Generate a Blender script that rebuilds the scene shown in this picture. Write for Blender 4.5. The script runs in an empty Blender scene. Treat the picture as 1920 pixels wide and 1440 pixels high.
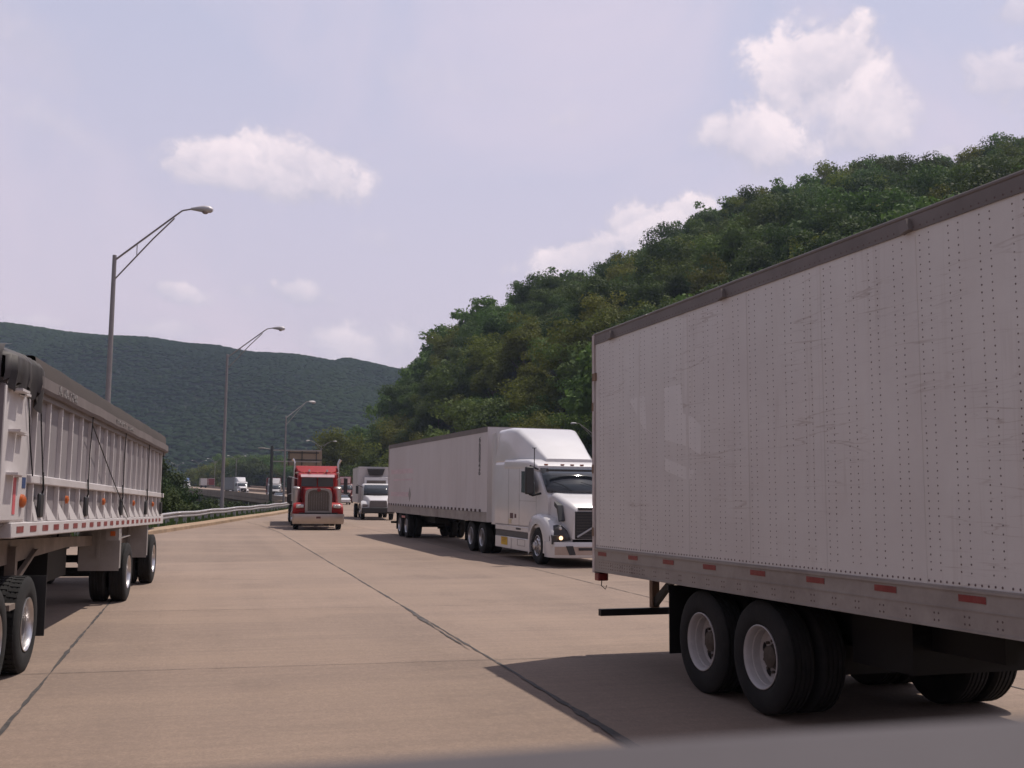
import bpy, math, random
from mathutils import Vector, Matrix, noise as mnoise
random.seed(7)
R = math.radians; PI = math.pi
SC = bpy.context.scene; COL = SC.collection

# ------------------------------------------------------------------ camera
FPX = 2000.0; CAMZ = 2.03; PITCH = math.atan(201/2000.0); ROLL = 0.010
R0 = Vector((1, 0, 0)); F0 = Vector((0, math.cos(PITCH), math.sin(PITCH))); U0 = R0.cross(F0)
RV = R0*math.cos(ROLL) + U0*math.sin(ROLL); UV = U0*math.cos(ROLL) - R0*math.sin(ROLL)
cam_d = bpy.data.cameras.new('camera'); cam = bpy.data.objects.new('camera', cam_d); COL.objects.link(cam)
cam.matrix_world = Matrix(((RV.x, UV.x, -F0.x, 0), (RV.y, UV.y, -F0.y, 0), (RV.z, UV.z, -F0.z, CAMZ), (0, 0, 0, 1)))
cam_d.sensor_width = 36; cam_d.lens = FPX/1920*36; cam_d.clip_start = 0.05; cam_d.clip_end = 20000
cam_d.dof.use_dof = True; cam_d.dof.focus_distance = 24; cam_d.dof.aperture_fstop = 5.0
SC.camera = cam
def ray(px, py):
    return (F0*FPX + RV*(px-960) + UV*(720-py)).normalized()
def proj(p):
    d = Vector(p) - Vector((0, 0, CAMZ)); w = d.dot(F0)
    return (960 + d.dot(RV)/w*FPX, 720 - d.dot(UV)/w*FPX, w)

# ------------------------------------------------------------------ world, sun, exposure
SUN_EL = R(66); SUN_AZ = R(48)          # azimuth from +Y towards +X
CLOUDS = [  # px, py, half width px, half height px, tilt, weight, noise amount, softness
    (420, 300, 104, 42, 0.0, 1.0, .65, .5), (560, 314, 138, 60, -.14, 1.0, .65, .5), (490, 330, 150, 38, -.05, .8, .65, .6),
    (1530, 125, 118, 78, .18, 1.0, .75, .5), (1598, 62, 40, 40, 0, .9, .9, .6), (1640, 215, 80, 92, -.3, .85, .75, .6), (1540, 215, 120, 90, 0, .55, 1.1, .8), (1480, 300, 80, 40, 0, .5, 1.0, .8),
    (1405, 262, 105, 60, -.3, .9, .8, .6),
    (1195, 425, 62, 50, 0, 1.0, .7, .4), (1285, 405, 66, 40, .2, 1.0, .7, .4), (1230, 440, 90, 50, .2, 1.0, .6, .4), (1090, 478, 110, 40, .25, 1.0, .7, .5),
    (565, 550, 60, 28, -.2, .75, .9, .6), (330, 548, 62, 20, -.15, .7, .8, .6), (455, 545, 30, 14, 0, .35, .9, .7),
    (650, 650, 95, 42, -.2, .8, .7, .7), (750, 640, 60, 50, 0, .7, .7, .8), (330, 620, 100, 22, 0, .5, .7, .9),
    (1880, 140, 95, 50, -.2, .7, 1.1, .7), (1775, 285, 34, 18, 0, .6, .9, .6), (1905, 25, 60, 34, -.3, .6, 1.2, .7),
    (40, 70, 170, 70, -.35, .55, .5, 1.3), (95, 225, 120, 34, -.4, .4, .6, 1.2), (1065, 225, 70, 26, 0, .35, .9, 1.2),
    (720, 455, 60, 24, -.3, .3, .9, 1.1), (60, 603, 60, 14, 0, .45, .7, .8), (830, 150, 260, 40, -.1, .22, .9, 1.3)]
def build_world():
    w = bpy.data.worlds.new("World"); SC.world = w; w.use_nodes = True
    nt = w.node_tree; N = nt.nodes; L = nt.links; N.clear()
    def val(v, sock):
        if isinstance(v, (int, float)): sock.default_value = v
        else: L.new(v, sock)
    def M(op, a, b=None, c=None, clamp=False):
        n = N.new('ShaderNodeMath'); n.operation = op; n.use_clamp = clamp
        val(a, n.inputs[0])
        if b is not None: val(b, n.inputs[1])
        if c is not None: val(c, n.inputs[2])
        return n.outputs[0]
    def mix(f, a, b, mode='MIX'):
        n = N.new('ShaderNodeMix'); n.data_type = 'RGBA'; n.blend_type = mode
        val(f, n.inputs[0])
        for v, s in ((a, n.inputs[6]), (b, n.inputs[7])):
            if isinstance(v, tuple): s.default_value = (*v, 1)
            else: L.new(v, s)
        return n.outputs[2]
    tc = N.new('ShaderNodeTexCoord'); nrm = N.new('ShaderNodeVectorMath'); nrm.operation = 'NORMALIZE'
    L.new(tc.outputs['Generated'], nrm.inputs[0])
    sx = N.new('ShaderNodeSeparateXYZ'); L.new(nrm.outputs[0], sx.inputs[0])
    az = M('ARCTAN2', sx.outputs[0], sx.outputs[1]); el = M('ARCSINE', sx.outputs[2])
    def noise(scale, detail, rough, dist=0):
        n = N.new('ShaderNodeTexNoise'); n.inputs['Scale'].default_value = scale
        n.inputs['Detail'].default_value = detail; n.inputs['Roughness'].default_value = rough
        n.inputs['Distortion'].default_value = dist
        L.new(nrm.outputs[0], n.inputs['Vector']); return n.outputs[0]
    n1 = noise(15, 10, .60, .3); n2 = noise(55, 7, .6, .2); n3 = noise(3.2, 6, .55, .6)
    dn = M('SUBTRACT', n1, .5); dn2 = M('SUBTRACT', n2, .5)
    alpha = None; shade = None
    for (px, py, a, b, t, wt, amp, soft) in CLOUDS:
        d = ray(px, py); ca = math.atan2(d.x, d.y); ce = math.asin(d.z)
        dx = M('SUBTRACT', az, ca); dy = M('SUBTRACT', el, ce)
        ct, st = math.cos(t), math.sin(t)
        u = M('MULTIPLY', M('ADD', M('MULTIPLY', dx, ct), M('MULTIPLY', dy, st)), FPX/a*.80)
        v = M('MULTIPLY', M('SUBTRACT', M('MULTIPLY', dy, ct), M('MULTIPLY', dx, st)), FPX/b*.80)
        r = M('SQRT', M('ADD', M('MULTIPLY', u, u), M('MULTIPLY', v, v)))
        f = M('ADD', M('SUBTRACT', 1.0, r), M('MULTIPLY', dn, amp*2.4))
        f = M('ADD', f, M('MULTIPLY', dn2, amp*.75))
        f = M('MULTIPLY', f, 1.0/soft, clamp=True)
        f = M('MULTIPLY', M('MULTIPLY', f, f), M('SUBTRACT', 3.0, M('MULTIPLY', f, 2.0)))
        f = M('MULTIPLY', f, wt)
        s = M('ADD', M('MULTIPLY', v, .62), .52, clamp=True)
        if alpha is None: alpha, shade = f, M('MULTIPLY', s, f)
        else:
            alpha = M('ADD', alpha, M('MULTIPLY', f, M('SUBTRACT', 1.0, alpha)))
            shade = M('MAXIMUM', shade, M('MULTIPLY', s, f))
    veil = M('MULTIPLY', M('SUBTRACT', n3, .44), 2.6, clamp=True)
    sky = N.new('ShaderNodeTexSky'); sky.sky_type = 'NISHITA'; sky.sun_disc = False
    sky.sun_elevation = SUN_EL; sky.sun_rotation = SUN_AZ; sky.air_density = 1.2; sky.dust_density = 3.0; sky.ozone_density = 1.0
    elc = M('MULTIPLY', M('MAXIMUM', el, 0.0), 1.7, clamp=True)
    elc = M('POWER', elc, .8)
    hazecol = mix(elc, (8.9, 7.3, 8.2), (5.6, 6.0, 7.9))
    base = mix(.80, mix(1.0, sky.outputs[0], (1.0, .93, 1.0), 'MULTIPLY'), hazecol)
    base = mix(M('MULTIPLY', veil, .75), base, (8.4, 7.1, 8.1))
    cl = mix(M('ADD', shade, M('ADD', M('MULTIPLY', dn, 1.6), M('MULTIPLY', dn2, .8)), clamp=True), (6.2, 5.9, 7.0), (10.2, 8.9, 9.3))
    out = mix(M('MINIMUM', alpha, .95), base, cl)
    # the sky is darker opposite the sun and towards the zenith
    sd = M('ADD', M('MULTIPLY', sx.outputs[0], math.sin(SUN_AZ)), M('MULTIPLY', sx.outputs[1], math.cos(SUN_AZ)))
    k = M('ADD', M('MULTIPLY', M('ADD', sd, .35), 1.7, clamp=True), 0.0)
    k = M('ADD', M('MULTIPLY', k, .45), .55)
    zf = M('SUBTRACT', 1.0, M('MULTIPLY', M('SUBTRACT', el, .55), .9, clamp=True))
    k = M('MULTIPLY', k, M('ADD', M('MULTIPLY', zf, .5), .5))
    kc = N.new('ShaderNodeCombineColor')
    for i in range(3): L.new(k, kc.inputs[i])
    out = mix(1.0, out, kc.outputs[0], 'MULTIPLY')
    bg = N.new('ShaderNodeBackground'); bg.inputs[1].default_value = 0.1; L.new(out, bg.inputs[0])
    o = N.new('ShaderNodeOutputWorld'); L.new(bg.outputs[0], o.inputs[0])
    w.cycles.sampling_method = 'MANUAL'; w.cycles.sample_map_resolution = 512
build_world()
sun_d = bpy.data.lights.new('sun', 'SUN'); sun = bpy.data.objects.new('sun', sun_d); COL.objects.link(sun)
sun_d.energy = 3.7; sun_d.angle = R(.55); sun_d.color = (1.0, .91, .82)
SD = Vector((math.sin(SUN_AZ)*math.cos(SUN_EL), math.cos(SUN_AZ)*math.cos(SUN_EL), math.sin(SUN_EL)))
sun.rotation_euler = SD.to_track_quat('Z', 'Y').to_euler()
SC.view_settings.view_transform = 'Standard'; SC.view_settings.look = 'None'
SC.view_settings.exposure = 0.0; SC.view_settings.gamma = 1.0
SC.cycles.max_bounces = 6; SC.cycles.volume_bounces = 0; SC.cycles.transparent_max_bounces = 8
SC.cycles.use_denoising = True

# ------------------------------------------------------------------ materials
MATS = {}
def mat(name, col, rough=.6, metal=0, var=.12, scale=3.0, stretch=(1, 1, 1), col2=None, amt=.0, bump=0.0, bscale=40,
        rand=0.0, trans=0.0, coat=0.0, emit=0, spec=.5, detail=6, rough2=None, ths=.45):
    if name in MATS: return MATS[name]
    m = bpy.data.materials.new(name); m.use_nodes = True; nt = m.node_tree; N = nt.nodes; L = nt.links
    b = N['Principled BSDF']; out = N['Material Output']
    b.inputs['Roughness'].default_value = rough; b.inputs['Metallic'].default_value = metal
    b.inputs['Coat Weight'].default_value = coat; b.inputs['Coat Roughness'].default_value = .12; b.inputs['Specular IOR Level'].default_value = spec
    tc = N.new('ShaderNodeTexCoord'); mp = N.new('ShaderNodeMapping'); mp.inputs['Scale'].default_value = stretch
    L.new(tc.outputs['Object'], mp.inputs[0])
    n = N.new('ShaderNodeTexNoise'); n.inputs['Scale'].default_value = scale; n.inputs['Detail'].default_value = detail
    n.inputs['Roughness'].default_value = .62; L.new(mp.outputs[0], n.inputs['Vector'])
    mr = N.new('ShaderNodeMapRange'); mr.inputs[1].default_value = .25; mr.inputs[2].default_value = .75
    mr.inputs[3].default_value = 1-var; mr.inputs[4].default_value = 1+var; L.new(n.outputs[0], mr.inputs[0])
    mx = N.new('ShaderNodeMix'); mx.data_type = 'RGBA'; mx.blend_type = 'MULTIPLY'; mx.inputs[0].default_value = 1
    mx.inputs[6].default_value = (*col, 1)
    cmb = N.new('ShaderNodeCombineColor')
    for i in range(3): L.new(mr.outputs[0], cmb.inputs[i])
    L.new(cmb.outputs[0], mx.inputs[7]); cur = mx.outputs[2]
    if col2 is not None:
        n2 = N.new('ShaderNodeTexNoise'); n2.inputs['Scale'].default_value = scale*.45; n2.inputs['Detail'].default_value = 8
        n2.inputs['Roughness'].default_value = .7
        L.new(mp.outputs[0], n2.inputs['Vector'])
        m2 = N.new('ShaderNodeMapRange'); m2.inputs[1].default_value = ths; m2.inputs[2].default_value = .72
        m2.inputs[4].default_value = amt; L.new(n2.outputs[0], m2.inputs[0])
        x2 = N.new('ShaderNodeMix'); x2.data_type = 'RGBA'; L.new(m2.outputs[0], x2.inputs[0])
        L.new(cur, x2.inputs[6]); x2.inputs[7].default_value = (*col2, 1); cur = x2.outputs[2]
    if rand:
        oi = N.new('ShaderNodeObjectInfo'); hs = N.new('ShaderNodeHueSaturation')
        a = N.new('ShaderNodeMapRange'); a.inputs[3].default_value = 1-rand; a.inputs[4].default_value = 1+rand
        L.new(oi.outputs['Random'], a.inputs[0]); L.new(a.outputs[0], hs.inputs['Value'])
        h = N.new('ShaderNodeMath'); h.operation = 'MULTIPLY_ADD'; h.inputs[1].default_value = 7.31; h.inputs[2].default_value = 0
        L.new(oi.outputs['Random'], h.inputs[0]); fr = N.new('ShaderNodeMath'); fr.operation = 'FRACT'; L.new(h.outputs[0], fr.inputs[0])
        hr = N.new('ShaderNodeMapRange'); hr.inputs[3].default_value = .478; hr.inputs[4].default_value = .522
        L.new(fr.outputs[0], hr.inputs[0]); L.new(hr.outputs[0], hs.inputs['Hue'])
        L.new(cur, hs.inputs['Color']); cur = hs.outputs[0]
    L.new(cur, b.inputs['Base Color'])
    if bump:
        bn = N.new('ShaderNodeTexNoise'); bn.inputs['Scale'].default_value = bscale; bn.inputs['Detail'].default_value = 5
        L.new(mp.outputs[0], bn.inputs['Vector']); bp = N.new('ShaderNodeBump'); bp.inputs['Strength'].default_value = bump
        bp.inputs['Distance'].default_value = .02
        L.new(bn.outputs[0], bp.inputs['Height']); L.new(bp.outputs[0], b.inputs['Normal'])
    if trans:
        t = N.new('ShaderNodeBsdfTranslucent'); ms = N.new('ShaderNodeMixShader'); ms.inputs[0].default_value = trans
        L.new(cur, t.inputs[0]); L.new(b.outputs[0], ms.inputs[1]); L.new(t.outputs[0], ms.inputs[2]); L.new(ms.outputs[0], out.inputs[0])
    if emit:
        b.inputs['Emission Color'].default_value = (*col, 1); b.inputs['Emission Strength'].default_value = emit
    MATS[name] = m; return m

# ------------------------------------------------------------------ mesh helpers
class MB:
    def __init__(s): s.v = []; s.f = []; s.m = []; s.mi = 0
    def add(s, vs, fs):
        o = len(s.v); s.v += [tuple(p) for p in vs]; s.f += [[i+o for i in f] for f in fs]; s.m += [s.mi]*len(fs); return s
    def box(s, x0, x1, y0, y1, z0, z1):
        return s.add([(x0,y0,z0),(x1,y0,z0),(x1,y1,z0),(x0,y1,z0),(x0,y0,z1),(x1,y0,z1),(x1,y1,z1),(x0,y1,z1)],
              [(0,3,2,1),(4,5,6,7),(0,1,5,4),(1,2,6,5),(2,3,7,6),(3,0,4,7)])
    def prism(s, poly, axis, a, b):
        n = len(poly)
        def P(p, t):
            if axis == 'x': return (t, p[0], p[1])
            if axis == 'y': return (p[0], t, p[1])
            return (p[0], p[1], t)
        vs = [P(p, a) for p in poly] + [P(p, b) for p in poly]
        fs = [list(range(n)), list(range(2*n-1, n-1, -1))] + [(i, i+n, (i+1) % n+n, (i+1) % n) for i in range(n)]
        return s.add(vs, fs)
    def loft(s, rings, caps=True, closed=True):
        n = len(rings[0]); vs = [p for r in rings for p in r]; fs = []
        for i in range(len(rings)-1):
            for j in range(n if closed else n-1):
                k = (j+1) % n; fs.append((i*n+j, i*n+k, (i+1)*n+k, (i+1)*n+j))
        if caps: fs += [list(range(n-1, -1, -1)), [(len(rings)-1)*n+j for j in range(n)]]
        return s.add(vs, fs)
    def tube(s, pts, r, n=8):
        pts = [Vector(p) for p in pts]; rr = r if isinstance(r, (list, tuple)) else [r]*len(pts); rings = []
        for i, p in enumerate(pts):
            d = (pts[min(i+1, len(pts)-1)] - pts[max(i-1, 0)]).normalized()
            a = d.orthogonal().normalized() if i == 0 else (a - d*a.dot(d)).normalized()
            b = d.cross(a)
            rings.append([p + (a*math.cos(2*PI*j/n) + b*math.sin(2*PI*j/n))*rr[i] for j in range(n)])
        return s.loft(rings)
    def lathe(s, prof, n=32, axis='x', c=(0, 0, 0)):
        rings = []
        for (r, x) in prof:
            r = max(r, 1e-4)
            if axis == 'x': rings.append([(c[0]+x, c[1]+r*math.cos(2*PI*j/n), c[2]+r*math.sin(2*PI*j/n)) for j in range(n)])
            elif axis == 'z': rings.append([(c[0]+r*math.cos(2*PI*j/n), c[1]+r*math.sin(2*PI*j/n), c[2]+x) for j in range(n)])
            else: rings.append([(c[0]+r*math.sin(2*PI*j/n), c[1]+x, c[2]+r*math.cos(2*PI*j/n)) for j in range(n)])
        return s.loft(rings, caps=False)
    def dome(s, c, nrm, r, n=6, h=.4):
        c = Vector(c); nrm = Vector(nrm); a = nrm.orthogonal().normalized(); b = nrm.cross(a)
        vs = [c + (a*math.cos(2*PI*j/n)+b*math.sin(2*PI*j/n))*r for j in range(n)] + [c+nrm*r*h]
        return s.add(vs, [(j, (j+1) % n, n) for j in range(n)])
    def data(s, name, mats, smooth=None, fix=True):
        me = bpy.data.meshes.new(name); me.from_pydata(s.v, [], s.f)
        for m in (mats if isinstance(mats, (list, tuple)) else [mats]): me.materials.append(m)
        me.polygons.foreach_set('material_index', s.m)
        if fix:
            import bmesh
            bm = bmesh.new(); bm.from_mesh(me); bmesh.ops.recalc_face_normals(bm, faces=bm.faces); bm.to_mesh(me); bm.free()
        if smooth is not None:
            me.polygons.foreach_set('use_smooth', [True]*len(me.polygons)); me.set_sharp_from_angle(angle=R(smooth))
        me.update(); return me
    def build(s, name, mats, parent=None, bevel=0, smooth=None, seg=2, loc=(0, 0, 0), rot=(0, 0, 0), fix=True):
        return link(name, s.data(name, mats, smooth, fix), parent, loc, rot, bevel, seg)
def link(name, me, parent=None, loc=(0, 0, 0), rot=(0, 0, 0), bevel=0, seg=2):
    o = bpy.data.objects.new(name, me); COL.objects.link(o); o.parent = parent; o.location = loc; o.rotation_euler = rot
    if bevel:
        b = o.modifiers.new('bevel', 'BEVEL'); b.width = bevel; b.segments = seg; b.limit_method = 'ANGLE'; b.angle_limit = R(35)
        b.harden_normals = False
        me.polygons.foreach_set('use_smooth', [True]*len(me.polygons)); me.set_sharp_from_angle(angle=R(50))
    return o
def tag(o, label=None, cat=None, group=None, kind=None):
    if label: o['label'] = label
    if cat: o['category'] = cat
    if group: o['group'] = group
    if kind: o['kind'] = kind
    return o
def thing(name, label, cat, loc=(0, 0, 0), rz=0, group=None, parent=None):
    o = bpy.data.objects.new(name, None); COL.objects.link(o); o.location = loc; o.rotation_euler = (0, 0, rz)
    o.empty_display_size = .3
    return tag(o, label, cat, group)
def sub(name, parent, loc=(0, 0, 0), rot=(0, 0, 0)):
    o = bpy.data.objects.new(name, None); COL.objects.link(o); o.parent = parent; o.location = loc; o.rotation_euler = rot
    o.empty_display_size = .1; return o
def copy_tree(o, parent=None):
    c = o.copy(); COL.objects.link(c); c.parent = parent
    for ch in list(o.children): copy_tree(ch, c)
    return c
def text_mesh(s, size, m, name, parent, loc, rot, extrude=.002, sx=1.0, sy=1.0, spacing=1.0):
    cu = bpy.data.curves.new(name, 'FONT'); cu.body = s; cu.size = size; cu.extrude = extrude; cu.offset = size*.014; cu.resolution_u = 3
    cu.align_x = 'CENTER'; cu.align_y = 'CENTER'; cu.space_line = spacing
    t = bpy.data.objects.new('t', cu); COL.objects.link(t)
    dg = bpy.context.evaluated_depsgraph_get(); me = bpy.data.meshes.new_from_object(t.evaluated_get(dg))
    bpy.data.objects.remove(t); me.name = name; me.materials.clear(); me.materials.append(m)
    o = link(name, me, parent, loc, rot); o.scale = (sx, sy, 1); return o
def lerp(tab, x):
    if x <= tab[0][0]: return tab[0][1]
    for (a, va), (b, vb) in zip(tab, tab[1:]):
        if x <= b: return va + (vb-va)*(x-a)/(b-a)
    return tab[-1][1]
def smooth(t):
    t = max(0., min(1., t)); return t*t*(3-2*t)
# ------------------------------------------------------------------ layout of the land
import numpy as np
LEFT = [(-60,-11),(10,-13.6),(47,-15.6),(60,-16.5),(70,-17.4),(84,-18.3),(100,-19.8),(125,-24),(150,-30),(180,-38.7),(222,-55.7),(340,-102),(450,-146),(600,-201),(760,-262)]
RIGHT = [(-60,34),(0,19),(30,14),(60,6),(100,-2),(150,-8),(180,-11),(222,-18),(264,-34),(340,-62),(450,-104),(600,-160),(760,-222)]
DECK = [(-60,0),(180,0),(222,.45),(340,1.15),(450,2.1),(600,3.6),(760,5)]
def px2r(p): return (p-960)/FPX
HF = [(px2r(a), b) for a, b in ((560,480),(640,380),(700,310),(770,262),(900,190),(1110,150),(1500,112),(1920,92),(2400,80))]
HD = [(px2r(a), b) for a, b in ((560,520),(640,430),(700,370),(765,350),(900,350),(1110,360),(1500,380),(1920,390),(2400,400))]
HZ = [(px2r(a), b) for a, b in ((560,0),(640,1),(700,9),(730,19),(765,24),(800,29),(870,40),(950,48.5),(1000,54),(1100,59),(1200,66.5),(1300,77),(1400,88),(1500,91.5),(1600,99.5),(1680,102),(1800,102.5),(1920,109),(2200,120))]
FZ = [(-1.2,232),(-.48,216),(-.38,200),(-.28,187),(-.18,165),(-.0975,153),(-.03,150),(.2,140),(1,130)]
def reff(x, y):
    d = math.hypot(x, y); az = math.atan2(x, y)
    a = max(-.85, min(.75, az)); return math.tan(a), d*math.cos(a), az
def near_hill(x, y):
    r, ye, az = reff(x, y)
    f = lerp(HF, r); D = lerp(HD, r); Z = lerp(HZ, r)
    t = (ye-f)/(D-f)
    if t <= 0: z = 0
    elif t < 1: z = Z*(1-(1-t)**1.25)
    else: z = Z - (t-1)*12
    k = 1-smooth((abs(az)-1.7)/.5)
    return max(0, z)*k
def far_hill(x, y):
    r, ye, az = reff(x, y)
    t = (ye-860)/(1400-860); Z = lerp(FZ, r)
    if t <= 0: return 0
    und = mnoise.noise(Vector((x/170, y/240, 3.1)))*28 + mnoise.noise(Vector((x/60, y/90, 1.1)))*5
    if t < 1: z = Z*smooth(t*.5)*2*(1-.0)*1.0 if False else Z*(math.sin(t*PI/2)**1.15) + und*math.sin(t*PI)
    else: z = Z + (t-1)*6
    return max(0, z)*(1-smooth((abs(az)-1.7)/.5))
def ground_z(x, y):
    z = -.35
    l = lerp(LEFT, y); rr = lerp(RIGHT, y)
    drop = 0
    if y > -80:
        drop = 12*smooth((l-3.2-x)/22)*smooth((y+60)/60)
        if y > 165: drop = max(drop, 12*smooth((y-165)/40)*smooth((rr+25-x)/22))
    if y > 600: drop *= 1-smooth((y-600)/300)*.4
    return z - drop + near_hill(x, y) + far_hill(x, y)
def build_ground():
    azs = []; a = -180.0
    while a < 180: azs.append(R(a)); a += .6 if -36 <= a < 44 else 3
    ds = [1.5]; 
    while ds[-1] < 9000: ds.append(ds[-1]*(1.05 if ds[-1] < 1600 else 1.12))
    vs = [(0, 0, -.35)]; fs = []; n = len(azs)
    for d in ds:
        for a in azs:
            x, y = d*math.sin(a), d*math.cos(a); vs.append((x, y, ground_z(x, y)))
    for j in range(n): fs.append((0, 1+(j+1) % n, 1+j))
    for i in range(len(ds)-1):
        for j in range(n):
            k = (j+1) % n; fs.append((1+i*n+j, 1+i*n+k, 1+(i+1)*n+k, 1+(i+1)*n+j))
    b = MB(); b.add(vs, fs)
    o = b.build('ground', mat('ground_grass', (.017,.028,.013), .95, var=.3, scale=.3, col2=(.026,.036,.016), amt=.5, bump=.4, bscale=2), smooth=60, fix=False)
    tag(o, kind='structure')
build_ground()

# road ------------------------------------------------------------
LA = math.atan(.285)                      # bearing of the lanes, left of straight ahead
def concrete_road():
    m = bpy.data.materials.new('road_concrete'); m.use_nodes = True; nt = m.node_tree; N = nt.nodes; L = nt.links
    b = N['Principled BSDF']; b.inputs['Roughness'].default_value = .88; b.inputs['Specular IOR Level'].default_value = .3
    tc = N.new('ShaderNodeTexCoord'); mp = N.new('ShaderNodeMapping'); mp.inputs['Rotation'].default_value = (0, 0, -LA)
    L.new(tc.outputs['Object'], mp.inputs[0])
    def nz(scale, sc, det=6, rough=.6):
        q = N.new('ShaderNodeMapping'); q.inputs['Scale'].default_value = sc; L.new(mp.outputs[0], q.inputs[0])
        n = N.new('ShaderNodeTexNoise'); n.inputs['Scale'].default_value = scale; n.inputs['Detail'].default_value = det+2
        n.inputs['Roughness'].default_value = rough; L.new(q.outputs[0], n.inputs['Vector']); return n.outputs[0]
    def mr(s, a, c, lo, hi):
        n = N.new('ShaderNodeMapRange'); n.inputs[1].default_value = a; n.inputs[2].default_value = c
        n.inputs[3].default_value = lo; n.inputs[4].default_value = hi; L.new(s, n.inputs[0]); return n.outputs[0]
    def mix(f, a, c, mode='MIX'):
        n = N.new('ShaderNodeMix'); n.data_type = 'RGBA'; n.blend_type = mode
        if isinstance(f, float): n.inputs[0].default_value = f
        else: L.new(f, n.inputs[0])
        for v, s in ((a, n.inputs[6]), (c, n.inputs[7])):
            if isinstance(v, tuple): s.default_value = (*v, 1)
            else: L.new(v, s)
        return n.outputs[2]
    col = mix(mr(nz(.12, (1, 1, 1)), .35, .65, 0, 1), (.362, .268, .208), (.295, .219, .174))
    # tyre tracks along the lanes
    col = mix(mr(nz(.55, (1, .035, 1), 3), .42, .66, 0, .75), col, (.195, .148, .122))
    # rust and oil blotches
    col = mix(mr(nz(.5, (1, .5, 1), 8, .7), .52, .70, 0, .75), col, (.165, .122, .097))
    col = mix(mr(nz(.9, (.6, 1, 1), 8, .7), .54, .72, 0, .6), col, (.42, .32, .24))
    # transverse tining and fine grain
    col = mix(mr(nz(2.2, (.12, 3.2, 1), 6, .7), .35, .68, 0, .7), col, (.225, .172, .135))
    col = mix(mr(nz(.35, (.25, 1, 1), 8, .75), .45, .62, 0, .6), col, (.38, .28, .21))
    col = mix(mr(nz(38, (1, 1, 1), 4, .75), .35, .66, 0, .7), col, (.19, .142, .115))
    col = mix(mr(nz(14, (1, .7, 1), 5, .8), .48, .62, 0, .25), col, (.42, .31, .24))
    col = mix(mr(nz(7, (1, .6, 1), 7, .8), .62, .70, 0, .6), col, (.14, .105, .088))
    # slab to slab tint
    sp = N.new('ShaderNodeSeparateXYZ'); L.new(mp.outputs[0], sp.inputs[0])
    def fl(s, k, o):
        n = N.new('ShaderNodeMath'); n.operation = 'MULTIPLY_ADD'; L.new(s, n.inputs[0]); n.inputs[1].default_value = 1/k; n.inputs[2].default_value = o
        f = N.new('ShaderNodeMath'); f.operation = 'FLOOR'; L.new(n.outputs[0], f.inputs[0]); return f.outputs[0]
    cb = N.new('ShaderNodeCombineXYZ')
    L.new(fl(sp.outputs[0], 4.972, -3.414/4.972), cb.inputs[0]); L.new(fl(sp.outputs[1], 6.1, -12.70/6.1), cb.inputs[1])
    wn = N.new('ShaderNodeTexWhiteNoise'); L.new(cb.outputs[0], wn.inputs[0])
    v = mr(wn.outputs['Value'], 0, 1, .93, 1.07); cc = N.new('ShaderNodeCombineColor')
    for i in range(3): L.new(v, cc.inputs[i])
    col = mix(1.0, col, cc.outputs[0], 'MULTIPLY')
    L.new(col, b.inputs['Base Color'])
    bp = N.new('ShaderNodeBump'); bp.inputs['Strength'].default_value = .5; bp.inputs['Distance'].default_value = .02
    L.new(nz(30, (.5, 2, 1), 5), bp.inputs['Height']); L.new(bp.outputs[0], b.inputs['Normal'])
    return m
ROADM = concrete_road()
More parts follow.
